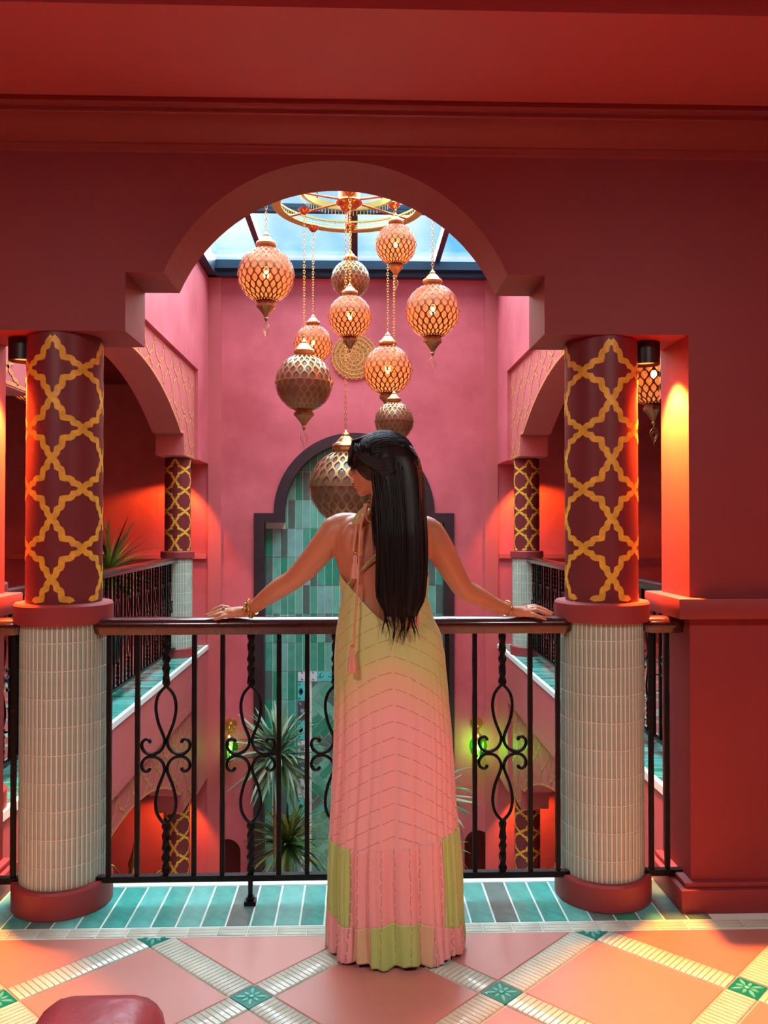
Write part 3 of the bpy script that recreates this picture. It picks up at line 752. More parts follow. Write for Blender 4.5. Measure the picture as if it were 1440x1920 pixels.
def hrt(s): return [(s*x, 0, -1.95+s*z) for x, z in ((0,.26),(.08,.2),(.13,.1),(.12,0),(.06,-.12),(0,-.24),(-.06,-.12),(-.12,0),(-.13,.1),(-.08,.2),(0,.26))]
mb.tube([(0,0,-1.64),(0,0,-1.74)], .008, 4); mb.tube(hrt(1), .012, 4); mb.tube(hrt(.55), .009, 4); mb.tube([(0,0,-2.19),(0,0,-2.27)], .014, 4)
LM['pend'] = mb.mesh('heart_pendant', 60)
LM['bulb'] = MB().ball((0,0,.02), (.095,.095,.15), 12, 10).mesh('bulb', 180)
LM['stem'] = MB().lathe([(.05,.14),(.05,.30),(.02,.32),(.02,1.0)], n=10).mesh('bulb_holder', 60)
matb = {}
def frosted(name, tint, body, k):
    m = glassy(name, tint, .0); n = m.node_tree; o = n.nodes['Material Output'] if 'Material Output' in n.nodes else [x for x in n.nodes if x.type == 'OUTPUT_MATERIAL'][0]
    p = n.nodes.new('ShaderNodeBsdfPrincipled'); p.inputs['Base Color'].default_value = body+(1,); p.inputs['Roughness'].default_value = .28; p.inputs['Coat Weight'].default_value = .6
    t = [x for x in n.nodes if x.type == 'BSDF_TRANSPARENT'][0]; mx = n.nodes.new('ShaderNodeMixShader'); mx.inputs[0].default_value = k
    n.links.new(t.outputs[0], mx.inputs[1]); n.links.new(p.outputs[0], mx.inputs[2]); n.links.new(mx.outputs[0], o.inputs[0]); return m
M['amber'] = frosted('amber_glass', (1.0, .58, .36), (.80,.62,.52), .20); M['smoke'] = frosted('unlit_glass', (.60, .45, .32), (.30,.19,.12), .55)  # unlit globes: same glass, lack of lamp light put into a brown tint
def chain_mb(x, y, z0, z1, s=.030):
    mb = MB(); n = max(1, int((z1-z0)/(s*.74))); st = (z1-z0)/n
    for k in range(n):
        zc = z0+st*(k+.5); L_ = []
        for a in range(9):
            t = 2*pi*a/8; u = .0085*sin(t); w = s*.5*cos(t)
            L_.append((x+(u if k % 2 else 0), y+(0 if k % 2 else u), zc+w))
        mb.tube(L_, .0021, 4, False)
    return mb
def lantern(c, r, lit, label, ztop, group='pierced brass globe lanterns', canopy=True, power=10, chain_s=.030):
    t = thing('globe_lantern', c, label, 'lantern', group)
    bm_ = M['brasslit'] if lit else M['brassdark']
    for key, nm, mat in (('shell','pierced_globe',bm_),('band','seam_band',M['brass']),('poles','collar_rings',bm_),('cap','top_cap',M['brass']),('fin','bottom_finial',M['brassdark']),('pend','heart_pendant',M['brass']),('glass','inner_glass',M['amber'] if lit else M['smoke']),('stem','bulb_holder',M['brassdark'])):
        me = LM[key]
        if (key, mat.name) not in matb: m2 = me.copy(); m2.materials.append(mat); matb[(key, mat.name)] = m2
        o = link(nm, matb[(key, mat.name)], None, t); o.scale = (r,)*3; o.rotation_euler = (0,0,random.random())
        if key in ('pend', 'shell', 'poles'): o['kind'] = 'stuff' if key != 'pend' else 'part'
        if key == 'pend': del o['kind']; o.rotation_euler = (0,0,random.uniform(-.5,.5))
    if lit:
        if 'b' not in matb: m2 = LM['bulb'].copy(); m2.materials.append(M['bulb']); matb['b'] = m2
        o = link('bulb', matb['b'], None, t); o.scale = (r,)*3
        l = bpy.data.lights.new('lamp', 'POINT'); l.energy = power*(r/.2)**2; l.color = (1,.50,.20); l.shadow_soft_size = r*.16
        link('lamp', l, None, t, (0,0,-r*.2))
    part('chain', chain_mb(c[0], c[1], c[2]+1.55*r, ztop, chain_s), M['brasslight'], t, 60, kind='stuff')
    if canopy:
        part('canopy', MB().lathe([(.012,-.045),(.03,-.03),(.045,-.012),(.048,0),(.02,.004)], (c[0],c[1],ztop+.02), 20), M['copper'], t, 50)
    return t
ZR = 3.88
LD = [(499,516,6.20,53,1,'lit globe lantern at the far left of the chandelier cluster, high up'),
      (811,584,6.20,51,1,'lit globe lantern at the far right of the cluster, hanging alone'),
      (742,459,6.25,39,1,'small lit globe lantern, topmost of the cluster, right of centre'),
      (657,524,6.98,36,0,'small unlit globe lantern peeking out behind the central lit one'),
      (656,594,6.24,41,1,'small lit globe lantern in the very centre of the cluster'),
      (587,645,7.02,36,1,'small lit globe lantern half hidden behind the big dark one on the left'),
      (570,718,6.62,54,0,'big unlit brown globe lantern, left of the wall medallion and lower'),
      (727,694,7.02,46.5,1,'lit globe lantern right of the wall medallion'),
      (739,790,6.50,37,0,'small unlit globe lantern just above the woman\'s head'),
      (648,913,6.56,69,0,'largest globe lantern, hanging lowest in front of the niche beside her face')]
for u, v, Y, rp, lit, lb in LD:
    c = at(u, v, Y); dd = Y*cos(YAW)+c.x*sin(YAW); lantern(c, rp*dd/FPX, lit, lb, ZR-.03)
# chandelier frame carrying the lanterns
CX, CYY = -.066, 6.56
ch = thing('chandelier_frame', (CX, CYY, ZR), 'round pale gold chandelier frame with pierced rim under the skylight, carrying the globe lanterns', 'chandelier')
def hoop(r0, r1, z0, z1, n=72): 
    return MB().loft([[(CX+r*cos(2*pi*k/n), CYY+r*sin(2*pi*k/n), z) for k in range(n)] for r, z in ((r0,z0),(r1,z0),(r1,z1),(r0,z1),(r0,z0))], False)
part('outer_hoop', hoop(.575,.60,ZR-.01,ZR+.012), M['ringgold'], ch, 40); part('rim_top', hoop(.585,.60,ZR+.075,ZR+.088), M['ringgold'], ch, 40); part('flange', hoop(.53,.577,ZR-.006,ZR), M['ringgold'], ch, 40)
mb = MB()
for k in range(120):
    a = 2*pi*k/120; x, y = CX+.592*cos(a), CYY+.592*sin(a); mb.tube([(x,y,ZR+.01),(x,y,ZR+.078)], .0022, 4, False)
for z in (.03,.052): mb.tube([(CX+.592*cos(2*pi*k/72), CYY+.592*sin(2*pi*k/72), ZR+z) for k in range(73)], .0022, 4, False)
part('pierced_rim', mb, M['ringgold'], ch, None, kind='stuff')
part('inner_hoop', hoop(.36,.385,ZR+.10,ZR+.15), M['ringgold'], ch, 40)
mb = MB()
for k in range(80):
    a = 2*pi*k/80; x, y = CX+.38*cos(a), CYY+.38*sin(a); mb.tube([(x,y,ZR+.055),(x,y,ZR+.10)], .002, 4, False)
part('inner_fringe', mb, M['ringgold'], ch, None, kind='stuff')
part('hub', MB().lathe([(.02,-.05),(.06,-.04),(.10,-.015),(.105,0),(.10,.01),(.085,.02),(.085,.09),(.03,.10)], (CX,CYY,ZR+.02), 32), M['copper'], ch, 40)
for k in range(6):
    a = 2*pi*k/6+pi/6*0+.55; part('spoke', MB().tube([(CX+.09*cos(a),CYY+.09*sin(a),ZR+.03),(CX+.58*cos(a),CYY+.58*sin(a),ZR)], .009, 8), M['copper'], ch, 60)
for k in range(4):
    a = pi/4+pi/2*k; part('hanger', MB().tube([(CX+.37*cos(a),CYY+.37*sin(a),ZR+.13),(CX+.37*cos(a),CYY+.37*sin(a),4.47)], .006, 6), M['steel'], ch, 60)
part('stem', MB().tube([(CX,CYY,ZR+.1),(CX,CYY,4.47)], .02, 10), M['copper'], ch, 60)
part('roof_plate', MB().lathe([(.1,-.03),(.12,0)], (CX,CYY,4.47), 24), M['copper'], ch, 60)
# gallery lanterns
c = at(66, 702, 6.9); lantern(c, .24, 1, 'globe lantern inside the left gallery, glimpsed left of the big left column', 2.97, 'lanterns in the side galleries', False, 7)
c = at(1226, 704, 6.5); lantern(c, .24, 1, 'globe lantern inside the right gallery, glimpsed right of the big right column', 2.97, 'lanterns in the side galleries', False, 7)

# ------------------------------------------------------------------ green glass wall sconces
for (u, v, nm, pw) in ((433, 1358, 'left', 1.2), (893, 1356, 'right', 30)):
    c = at(u, v, YFAR); t = thing('wall_sconce', c, 'brass wall sconce with green glass globe, %s of the niche on the lower storey' % nm, 'sconce', 'green glass sconces')
    mb = MB().lathe([(.075,0),(.07,.012),(.03,.02),(.012,.05)], (0,0,0), 24); mb.v = [(c.x+x, YFAR-z, c.z+y) for x, y, z in mb.v]; mb.f = [f[::-1] for f in mb.f]
    part('backplate', mb, M['brasslight'], t, 40)
    part('arm', MB().tube([(c.x,c.y-.04,c.z),(c.x,c.y-.12,c.z+.01),(c.x,c.y-.15,c.z-.02),(c.x,c.y-.15,c.z-.09)], .009, 8), M['brasslight'], t, 60)
    g = (c.x, c.y-.15, c.z-.24)
    part('brass_cap', MB().lathe([(.065,.10),(.055,.13),(.03,.155),(.01,.165)], g, 20), M['brasslight'], t, 50)
    part('green_globe', ribbed([(.02,-.15),(.05,-.12),(.085,-.05),(.10,.02),(.09,.07),(.066,.10)], 40, .04).xf(Matrix.Translation(g)), M['greenglass'], t, 60)
    part('drop', MB().lathe([(.004,-.22),(.012,-.19),(.018,-.16),(.02,-.15)], g, 10), M['brasslight'], t, 50)
    part('bulb', MB().ball(g, .028, 12, 8), M['bulb'], t, 180)
    l = bpy.data.lights.new('lamp', 'POINT'); l.energy = pw*2.4; l.color = (.70,1,.12); l.shadow_soft_size = .03; link('lamp', l, None, t, (0,-.15,-.24))

# ------------------------------------------------------------------ plants
def leaf_mesh(name, length, w, droop, mat, seg=7):
    mb = MB(); rows = []
    for k in range(seg+1):
        t = k/seg; a = droop*t*t; x = length*t*(1-.18*droop*t*t); z = -length*.55*droop*t*t
        ww = w*(.35+.65*sin(pi*min(1, t*1.25)**.8)) if t < .8 else w*(1-t)/.2*.65
        ww = max(ww, .0012); rows.append([(x, -ww, z+ww*.35), (x, 0, z), (x, ww, z+ww*.35)])
    mb.loft(rows, False, False); me = mb.mesh(name, 70); me.materials.append(mat); return me
def plant(root, center, n, length, w, mats, seed, elo=-25, ehi=80, droops=(.25,.6,1.0)):
    r = random.Random(seed)
    ms = [leaf_mesh('leaf', length, w, d_, m_) for d_ in droops for m_ in mats]
    off = Vector(center) - wloc(root)
    for k in range(n):
        e = elo+(ehi-elo)*(k/n)**1.1; az = k*2.39996+r.uniform(-.3,.3)
        o = link('leaf', r.choice(ms), None, root, off + Vector((0,0,.10*length*(k/n))), (r.uniform(-.5,.5), -R(e+r.uniform(-8,8)), az)); s_ = r.uniform(.75,1.1); o.scale = (s_,)*3
def trunk(root, pts, r0, r1): part('trunk', MB().tube(pts, [r0+(r1-r0)*k/(len(pts)-1) for k in range(len(pts))], 10), M['trunk'], root, 60)
def pot(root, x, y, z, r, h, mat): part('pot', MB().lathe([(r*.7,0),(r*.98,h*.92),(r*1.06,h*.93),(r*1.06,h),(r*.94,h),(r*.92,h*.9)], (x,y,z), 32), mat, root, 40); part('soil', MB().lathe([(r*.9,h*.9),(.01,h*.91)], (x,y,z), 20), M['trunk'], root, 60)
c = at(520, 1425, 9.0); t = thing('potted_yucca', (c.x,9.0,LOW), 'tall blue green yucca crown on a bare trunk, left in front of the tile niche', 'plant')
pot(t, c.x, 9.0, LOW, .22, .40, M['potclay']); trunk(t, [(c.x+.02,9.0,LOW+.3),(c.x+.01,9.0,-2.6),(c.x-.01,9.0,-1.9),(c.x,9.0,c.z)], .045, .032); plant(t, (c.x,9.0,c.z), 125, .62, .025, M['leafA'], 1, -42, 82)
c = at(540, 1588, 9.15); t = thing('potted_yucca', (c.x,9.15,LOW), 'lower olive green bushy plant beneath the tall yucca', 'plant')
pot(t, c.x, 9.15, LOW, .2, .4, M['potclay']); trunk(t, [(c.x,9.15,LOW+.3),(c.x,9.15,c.z)], .04, .03); plant(t, (c.x,9.15,c.z), 110, .52, .020, M['leafB'], 2, -30, 80)
c = at(812, 1500, 9.0); t = thing('potted_yucca', (c.x,9.0,LOW), 'plant whose leaf tips stick out right of the woman\'s dress, on the lower storey', 'plant')
pot(t, c.x, 9.0, LOW, .22, .40, M['potclay']); trunk(t, [(c.x,9.0,LOW+.3),(c.x,9.0,c.z)], .045, .03); plant(t, (c.x,9.0,c.z), 90, .50, .024, M['leafA'], 3, -35, 80)
plant(t, (c.x+.03,9.0,c.z-.55), 26, .42, .018, [M['leafB'][2], M['leafB'][0]], 4, -30, 40)
t = thing('potted_yucca', (-2.56,8.6,0), 'spiky green plant in a dark pot behind the left gallery railing', 'plant')
pot(t, -2.56, 8.6, 0, .24, .45, M['potdark']); trunk(t, [(-2.56,8.6,.35),(-2.56,8.6,.78)], .04, .035); plant(t, (-2.50,8.6,.88), 84, .60, .018, M['leafB'], 5, -40, 82, (.12,.35,.8))
t = thing('potted_yucca', (2.48,8.9,0), 'spiky plant behind the right gallery railing, its tips just left of the big right column', 'plant')
pot(t, 2.48, 8.9, 0, .24, .45, M['potdark']); trunk(t, [(2.48,8.9,.35),(2.48,8.9,.74)], .04, .035); plant(t, (2.48,8.9,.78), 46, .45, .016, M['leafB'], 6, -40, 70, (.12,.35,.8))

# ------------------------------------------------------------------ brass candelabrum on the lower storey
c = at(251, 1580, 7.4); cx, cy, cz = c
t = thing('brass_candelabrum', (cx, cy, LOW), 'tall ornate brass candelabrum with two curved arms, low left behind the railing', 'candelabrum')
part('base', MB().lathe([(.22,0),(.22,.02),(.12,.05),(.04,.12),(.03,.2)], (cx,cy,LOW), 28), M['brass'], t, 40)
H_ = cz-LOW
part('shaft', MB().lathe([(.02,.15),(.025,H_*.3),(.05,H_*.32),(.02,H_*.36),(.022,H_-.45),(.045,H_-.42),(.03,H_-.36),(.048,H_-.30),(.04,H_-.22),(.05,H_-.18),(.03,H_-.12),(.012,H_-.06),(.002,H_)], (cx,cy,LOW), 20), M['brasslight'], t, 45)
for sg in (-1, 1):
    o_ = .085 if sg > 0 else -.03
    pts = [(cx+o_+sg*x, cy, cz-z) for x, z in ((.0,.75),(.06,.55),(.075,.42),(.08,.32),(.10,.25),(.14,.20),(.20,.175))] if sg < 0 else [(cx+.11+x, cy, cz-z) for x, z in ((-.08,.75),(.0,.55),(.01,.44),(.03,.34),(.07,.27),(.11,.235),(.15,.22))]
    part('arm', MB().tube(pts, .010, 8), M['brasslight'], t, 60)

# ------------------------------------------------------------------ armchair, only the tip of one arm in view
def rbox(x0, x1, y0, y1, z0, z1, name, parent, r=.05, mat='leather'):
    o = part(name, MB().box(x0,x1,y0,y1,z0,z1), M[mat], parent, None); fix(o, r, 4); return o
t = thing('armchair', (-.80, .98, 0), 'rose leather armchair, only the rounded tip of its right arm in the bottom left corner', 'armchair')
rbox(-.505,-.300,.62,1.40,.10,.655,'armrest',t,.055); rbox(-1.30,-1.075,.62,1.40,.10,.622,'armrest',t,.055)
rbox(-1.07,-.55,.66,1.36,.24,.44,'seat',t,.05); rbox(-1.30,-.318,.44,.66,.10,.86,'backrest',t,.06)
for x in (-1.24,-.38):
    for y in (.52,1.32): part('leg', MB().lathe([(.018,0),(.028,.11)], (x,y,0), 12), M['frame'], t, 60)
# ------------------------------------------------------------------ the woman
YP = 2.83
def pz(v, Y=YP): return EYE - (v-960-PITCH*FPX)*Y/FPX
def px(u, v=1000, Y=YP): return at(u, v, Y).x
def lerp_tab(tab, z):
    if z >= tab[0][0]: return tab[0][1:]
    for a, b in zip(tab, tab[1:]):
        if a[0] >= z >= b[0]:
            t = (a[0]-z)/(a[0]-b[0]+1e-9); t = t*t*(3-2*t)*.5+t*.5
            return tuple(x+(y-x)*t for x, y in zip(a[1:], b[1:]))
    return tab[-1][1:]
woman = thing('person', (px(735), YP, 0), 'woman seen from behind in a green and pink halter dress, arms on the railing', 'person')
B = MB()
tr = [(950,694,750,.052,2.845),(962,676,768,.062,2.85),(974,640,800,.078,2.86),(988,626,815,.092,2.865),(1005,622,815,.102,2.865),(1040,627,806,.108,2.86),(1075,636,802,.104,2.85),(1110,644,799,.096,2.84),(1150,640,806,.098,2.83),(1190,634,822,.113,2.83),(1230,634,828,.120,2.83),(1290,640,824,.115,2.83),(1330,650,815,.10,2.83)]
rings = []
tt = [(pz(y), px(l, y), px(r_, y), d_, yy) for y, l, r_, d_, yy in tr]
z = tt[0][0]
while z > tt[-1][0]:
    l, r_, d_, yy = lerp_tab(tt, z); c_ = (l+r_)/2; h_ = (r_-l)/2; ring = []
    for k in range(48):
        a = 2*pi*k/48; s_, co = sin(a), cos(a)
        ex = .88; x = c_ + h_*math.copysign(abs(s_)**ex, s_); y = -d_*math.copysign(abs(co)**ex, co)
        if co > 0 and 1.05 < z < 1.38: y += .014*math.exp(-((x-c_-.0)/.018)**2)*min(1, (1.38-z)/.05, (z-1.0)/.1)
        ring.append((x, yy+y, z))
    rings.append(ring); z -= .012
B.loft(rings[::-1])
for u, v in ((668,1012),(768,1016)): B.ball(at(u, v, 2.79), (.050,.035,.062), 16, 10)
# head, face turned to her left
hc = at(716, 869, 2.825); hz = hc.z
fa = R(17); F = Vector((-cos(fa), sin(fa), 0)); S_ = Vector((sin(fa), cos(fa), 0)); U = Vector((0,0,1))
RM3 = Matrix((F, S_, U)).transposed()
def hp(f, s_, u): return hc + F*f + S_*s_ + U*u
def hb(f, s_, u, r_, n=18, m_=12): B.ball(hp(f, s_, u), r_, n, m_, RM3)
hb(-.008,0,.015,(.094,.074,.088)); hb(.040,0,-.030,(.052,.056,.066)); hb(.048,0,-.066,(.036,.038,.034)); hb(.068,0,-.095,(.018,.020,.015))
hb(.02,0,-.062,(.050,.052,.036)); hb(.068,0,.022,(.024,.045,.03))
for s_ in (-1, 1):
    hb(.048, s_*.032, -.030, (.036,.022,.028)); hb(.0, s_*.050, -.052, (.032,.012,.030)); hb(.078, s_*.026, -.008, (.011,.015,.009))
    B.tube([hp(.070, s_*.012, .008), hp(.078, s_*.030, .012), hp(.068, s_*.046, .008)], [.006,.007,.004], 8)
    ear = [hp(-.012+.016*cos(t)*1.0, s_*(.076+.006*abs(sin(t))), -.032+.028*sin(t)) for t in [2*pi*k/12 for k in range(13)]]; B.tube(ear, .005, 6, False); hb(-.010, s_*.072, -.034, (.013,.006,.022))
B.tube([hp(.082,0,.010), hp(.094,0,-.010), hp(.106,0,-.030), hp(.111,0,-.040)], [.007,.008,.010,.009], 10)
for s_ in (-1, 1): hb(.098, s_*.010, -.042, (.010,.008,.007))
hb(.089,0,-.066,(.012,.020,.0065)); hb(.087,0,-.077,(.012,.017,.0065)); hb(.082,0,-.058,(.014,.022,.012))
nb_ = at(722, 968, 2.85)
B.tube([hp(-.020,0,-.03), hp(-.022,0,-.075), (nb_+hp(-.022,0,-.075))/2, nb_, nb_-U*.03], [.056,.053,.052,.057,.07], 24)
# arms
def limb(pts): 
    P = []; rr = []
    for k in range(len(pts)-1):
        for t in (0,.25,.5,.75):
            p0, p1, p2, p3 = (Vector(pts[max(0,min(len(pts)-1,k+q_))][0]) for q_ in (-1,0,1,2))
            P.append(.5*((2*p1)+(p2-p0)*t+(2*p0-5*p1+4*p2-p3)*t*t+(3*p1-p0-3*p2+p3)*t**3)); rr.append(pts[k][1]+(pts[k+1][1]-pts[k][1])*t)
    P.append(Vector(pts[-1][0])); rr.append(pts[-1][1]); B.tube(P, rr, 20)
limb([(at(668,990,2.87),.050),(at(640,992,2.87),.055),(at(618,1012,2.875),.052),(at(592,1043,2.90),.045),(at(566,1072,2.935),.040),(at(545,1090,2.96),.0365),(at(522,1104,2.985),.036),(at(497,1122,3.03),.030),(at(478,1137,3.07),.0235),(at(464,1143,3.09),.0225)])
B.ball(at(628,992,2.87), (.048,.050,.044), 16, 12)
limb([(at(776,992,2.87),.050),(at(800,998,2.87),.054),(at(819,1020,2.875),.050),(at(838,1052,2.90),.0445),(at(856,1084,2.935),.039),(at(870,1104,2.965),.0365),(at(893,1116,2.995),.035),(at(920,1130,3.04),.028),(at(942,1139,3.07),.0225),(at(956,1142,3.09),.0215)])
B.ball(at(808,998,2.87), (.047,.050,.044), 16, 12)
def finger(pts, r0):
    P = []
    for k in range(len(pts)-1):
        a, b = Vector(pts[k]), Vector(pts[k+1])
        for t in (0,.34,.67): P.append(a.lerp(b, t))
    P.append(Vector(pts[-1])); n_ = len(P)
    rr = [r0*(1.0-.30*k/(n_-1))*(1.07 if k in (3,6) else 1) for k in range(n_)]; rr[-1] *= .6
    B.tube(P, rr, 10); B.ball(P[-1]*.999+P[-2]*.001, rr[-2]*.85, 8, 6)
# left hand: palm on the rail, fingers draped outwards
B.tube([at(468,1144,3.095), at(452,1145,3.105), at(436,1147,3.115), at(424,1149,3.12)], [.022,.026,.028,.022], 16, True, .62)
B.ball(at(440,1147,3.113), (.034,.036,.014), 18, 10); B.ball(at(447,1152,3.098), (.032,.016,.013), 14, 8)
finger([at(437,1156,3.088), at(421,1155,3.083), at(410,1159,3.080), at(402,1162,3.080)], .0085)
finger([at(432,1149,3.104), at(415,1151,3.100), at(402,1154,3.096), at(390,1156,3.094)], .0092)
finger([at(431,1144,3.124), at(414,1144,3.120), at(399,1150,3.116), at(386,1153,3.112)], .0092)
finger([at(431,1140,3.146), at(416,1137,3.144), at(403,1142,3.140), at(391,1149,3.134)], .0088)
finger([at(450,1144,3.135), at(438,1142,3.155), at(428,1144,3.165), at(420,1148,3.168)], .0098)
# right hand
B.tube([at(956,1143,3.095), at(970,1144,3.105), at(984,1146,3.115), at(996,1148,3.12)], [.021,.025,.027,.021], 16, True, .62)
B.ball(at(981,1146,3.113), (.033,.035,.014), 18, 10); B.ball(at(975,1151,3.098), (.032,.016,.013), 14, 8)
finger([at(986,1154,3.090), at(1001,1152,3.084), at(1013,1157,3.080), at(1023,1161,3.078)], .0088)
finger([at(990,1146,3.108), at(1006,1144,3.104), at(1020,1149,3.100), at(1034,1152,3.097)], .0092)
finger([at(990,1141,3.130), at(1006,1139,3.126), at(1021,1144,3.122), at(1036,1149,3.118)], .0090)
finger([at(988,1138,3.150), at(1003,1136,3.148), at(1016,1140,3.146), at(1028,1145,3.142)], .0086)
finger([at(970,1142,3.135), at(982,1140,3.156), at(992,1142,3.166), at(1000,1146,3.168)], .0096)
# legs and feet, hidden in the dress
for sx, x in ((-1, px(692)), (1, px(772))):
    B.tube([(x, YP, .95), (x, YP, .72), (x, YP+.015, .48), (x, YP, .30), (x, YP, .085)], [.088,.078,.050,.047,.032], 18)
    B.tube([(x, YP-.045, .040), (x, YP, .045), (x+sx*.012, YP+.07, .030), (x+sx*.02, YP+.13, .022)], [.028,.036,.034,.022], 12, True, .8)
bo = link('body_source', B.mesh('body_source'), M['skin'])
md_ = bo.modifiers.new('remesh', 'REMESH'); md_.mode = 'VOXEL'; md_.voxel_size = .0042; md_.use_smooth_shade = True
md2 = bo.modifiers.new('smooth', 'SMOOTH'); md2.factor = .5; md2.iterations = 5
dg = bpy.context.evaluated_depsgraph_get(); dg.update()
me = bpy.data.meshes.new_from_object(bo.evaluated_get(dg)); me.name = 'body'
bpy.data.objects.remove(bo)
for v in me.vertices: v.co = v.co - woman.location
if not me.materials: me.materials.append(M['skin'])
me.materials[0] = M['skin']; body = link('body', me, None, woman)
# eyes and lips
for s_ in (-1, 1):
    part('eye', MB().ball(hp(.0755, s_*.030, -.004), .0115, 12, 8), material('eye_white_%d' % s_, (230,225,215), .2), woman, 60)
part('lips', MB().ball(hp(.0925,0,-.0665), (.0115,.017,.005), 12, 8, RM3).ball(hp(.0905,0,-.0755), (.0115,.015,.0055), 12, 8, RM3), M['lip'], woman, 60)

# ---- dress
def dress_mat(name, mode, base=None):
    m = bpy.data.materials.new(name); m.use_nodes = True; n = m.node_tree; b = n.nodes['Principled BSDF']; b.inputs['Roughness'].default_value = .85; b.inputs['Specular IOR Level'].default_value = .2
    b.inputs['Sheen Weight'].default_value = .25
    N = lambda t: n.nodes.new(t); L = n.links.new
    uv = N('ShaderNodeUVMap'); sp = N('ShaderNodeSeparateXYZ'); L(uv.outputs[0], sp.inputs[0])
    def mth(op, a, b_=None, c_=None):
        q_ = N('ShaderNodeMath'); q_.operation = op
        for i, x in enumerate((a, b_, c_)):
            if x is None: continue
            if isinstance(x, (int, float)): q_.inputs[i].default_value = x
            else: L(x, q_.inputs[i])
        return q_.outputs[0]
    u_, v_ = sp.outputs[0], sp.outputs[1]
    au = mth('ABSOLUTE', u_)
    nz_ = N('ShaderNodeTexNoise'); nz_.inputs['Scale'].default_value = 60; L(uv.outputs[0], nz_.inputs['Vector'])
    wob = mth('MULTIPLY', nz_.outputs['Fac'], .006)
    if mode == 'skirt':
        s1 = mth('MULTIPLY_ADD', au, .62, v_); r = N('ShaderNodeValToRGB'); L(s1, r.inputs[0]); e = r.color_ramp.elements
        def lin(c): return tuple(((x/255)/12.92 if x/255 <= .04045 else ((x/255+.055)/1.055)**2.4) for x in c)+(1,)
        e[0].position = .80; e[0].color = lin((248,182,180)); e[1].position = 1.06; e[1].color = lin((200,208,136))
        e2 = r.color_ramp.elements.new(.92); e2.color = lin((232,194,156))
        col = r.outputs[0]
        a2 = mth('POWER', au, 1.25); s2 = mth('ADD', mth('MULTIPLY_ADD', a2, .85, v_), wob); fr_ = mth('FRACT', mth('DIVIDE', s2, .0515)); ln = mth('LESS_THAN', fr_, .055)
        dash = mth('GREATER_THAN', mth('FRACT', mth('MULTIPLY', u_, 26)), .16)
        line = mth('MULTIPLY', ln, dash)
    else:
        rgb = N('ShaderNodeRGB'); rgb.outputs[0].default_value = base; col = rgb.outputs[0]
        s2 = mth('ADD', u_, mth('MULTIPLY', wob, 1.6)); ln = mth('LESS_THAN', mth('FRACT', mth('DIVIDE', s2, .033)), .06)
        dash = mth('GREATER_THAN', mth('FRACT', mth('MULTIPLY', v_, 26)), .2); line = mth('MULTIPLY', ln, dash)
    mx = N('ShaderNodeMix'); mx.data_type = 'RGBA'; L(mth('MULTIPLY', line, .52), mx.inputs[0]); L(col, mx.inputs[6]); mx.inputs[7].default_value = (.30,.12,.05,1)
    L(mx.outputs[2], b.inputs['Base Color'])
    w = N('ShaderNodeTexNoise'); w.inputs['Scale'].default_value = 220; L(uv.outputs[0], w.inputs['Vector']); bp = N('ShaderNodeBump'); bp.inputs['Strength'].default_value = .15; bp.inputs['Distance'].default_value = .002
    L(w.outputs['Fac'], bp.inputs['Height']); L(bp.outputs[0], b.inputs['Normal'])
    return m
def lin(c): return tuple(((x/255)/12.92 if x/255 <= .04045 else ((x/255+.055)/1.055)**2.4) for x in c)+(1,)
DM = {'skirt': dress_mat('dress_chevron_cloth', 'skirt'), 'pink': dress_mat('dress_pink_cloth', 'r', lin((246,176,174))), 'green': dress_mat('dress_green_cloth', 'r', lin((186,212,126))), 'tan': dress_mat('dress_tan_cloth', 'r', lin((224,192,150)))}
dt = [(1060,640,804,.105),(1085,638,803,.108),(1115,642,800,.102),(1150,637,808,.106),(1190,631,825,.121),(1230,629,832,.128),(1300,630,837,.130),(1400,630,844,.134),(1500,627,848,.140),(1560,625,853,.146),(1640,626,854,.148),(1700,626,856,.154),(1762,624,858,.162)]
dtab = [(pz(y), px(l, y), px(r_, y), d_) for y, l, r_, d_ in dt]
rf = random.Random(9); waves = [(rf.choice((5,7,9,11,13,17,21,25)), rf.uniform(0, 6.28), rf.uniform(.4,1)) for _ in range(9)]
def fold(th):
    s_ = sum(w_*math.sin(n_*th+p_) for n_, p_, w_ in waves)/3.2
    return (1-abs(max(-1, min(1, s_))))*2-1
def dpoint(th, z, puff=0.0):
    l, r_, d_ = lerp_tab(dtab, z); c_ = (l+r_)/2; h_ = (r_-l)/2
    amp = max(0, min(1, (1.02-z)/.75))
    k = 1 + (.07*amp + (.030 if z < .36 else 0)*min(1, (.37-z)/.15 if z < .37 else 0))*fold(th + .05*math.sin(z*6)) + puff
    s_, co = sin(th), cos(th)
    yy = YP - .004 + (.03 if z > 1.2 else 0)*min(1, (z-1.2)/.1 if z > 1.2 else 0)
    x = c_ + h_*k*math.copysign(abs(s_)**.92, s_); y = yy - d_*k*math.copysign(abs(co)**.92, co)
    return Vector((x, y, z))
def dress_grid(th0, th1, nth, ztop, zbot, nz_, puff=0, closed=False, hemw=0):
    mb = MB(); P = []; UVs = []
    for i in range(nz_+1):
        row = []
        for j in range(nth+(0 if closed else 1)):
            th = th0+(th1-th0)*j/nth; t = i/nz_
            zt = ztop(th) if callable(ztop) else ztop; zb = zbot(th) if callable(zbot) else zbot
            z = zt+(zb-zt)*t; row.append(dpoint(th, z, puff)); 
        P.append(row)
    mb.loft(P, False, closed)
    return mb
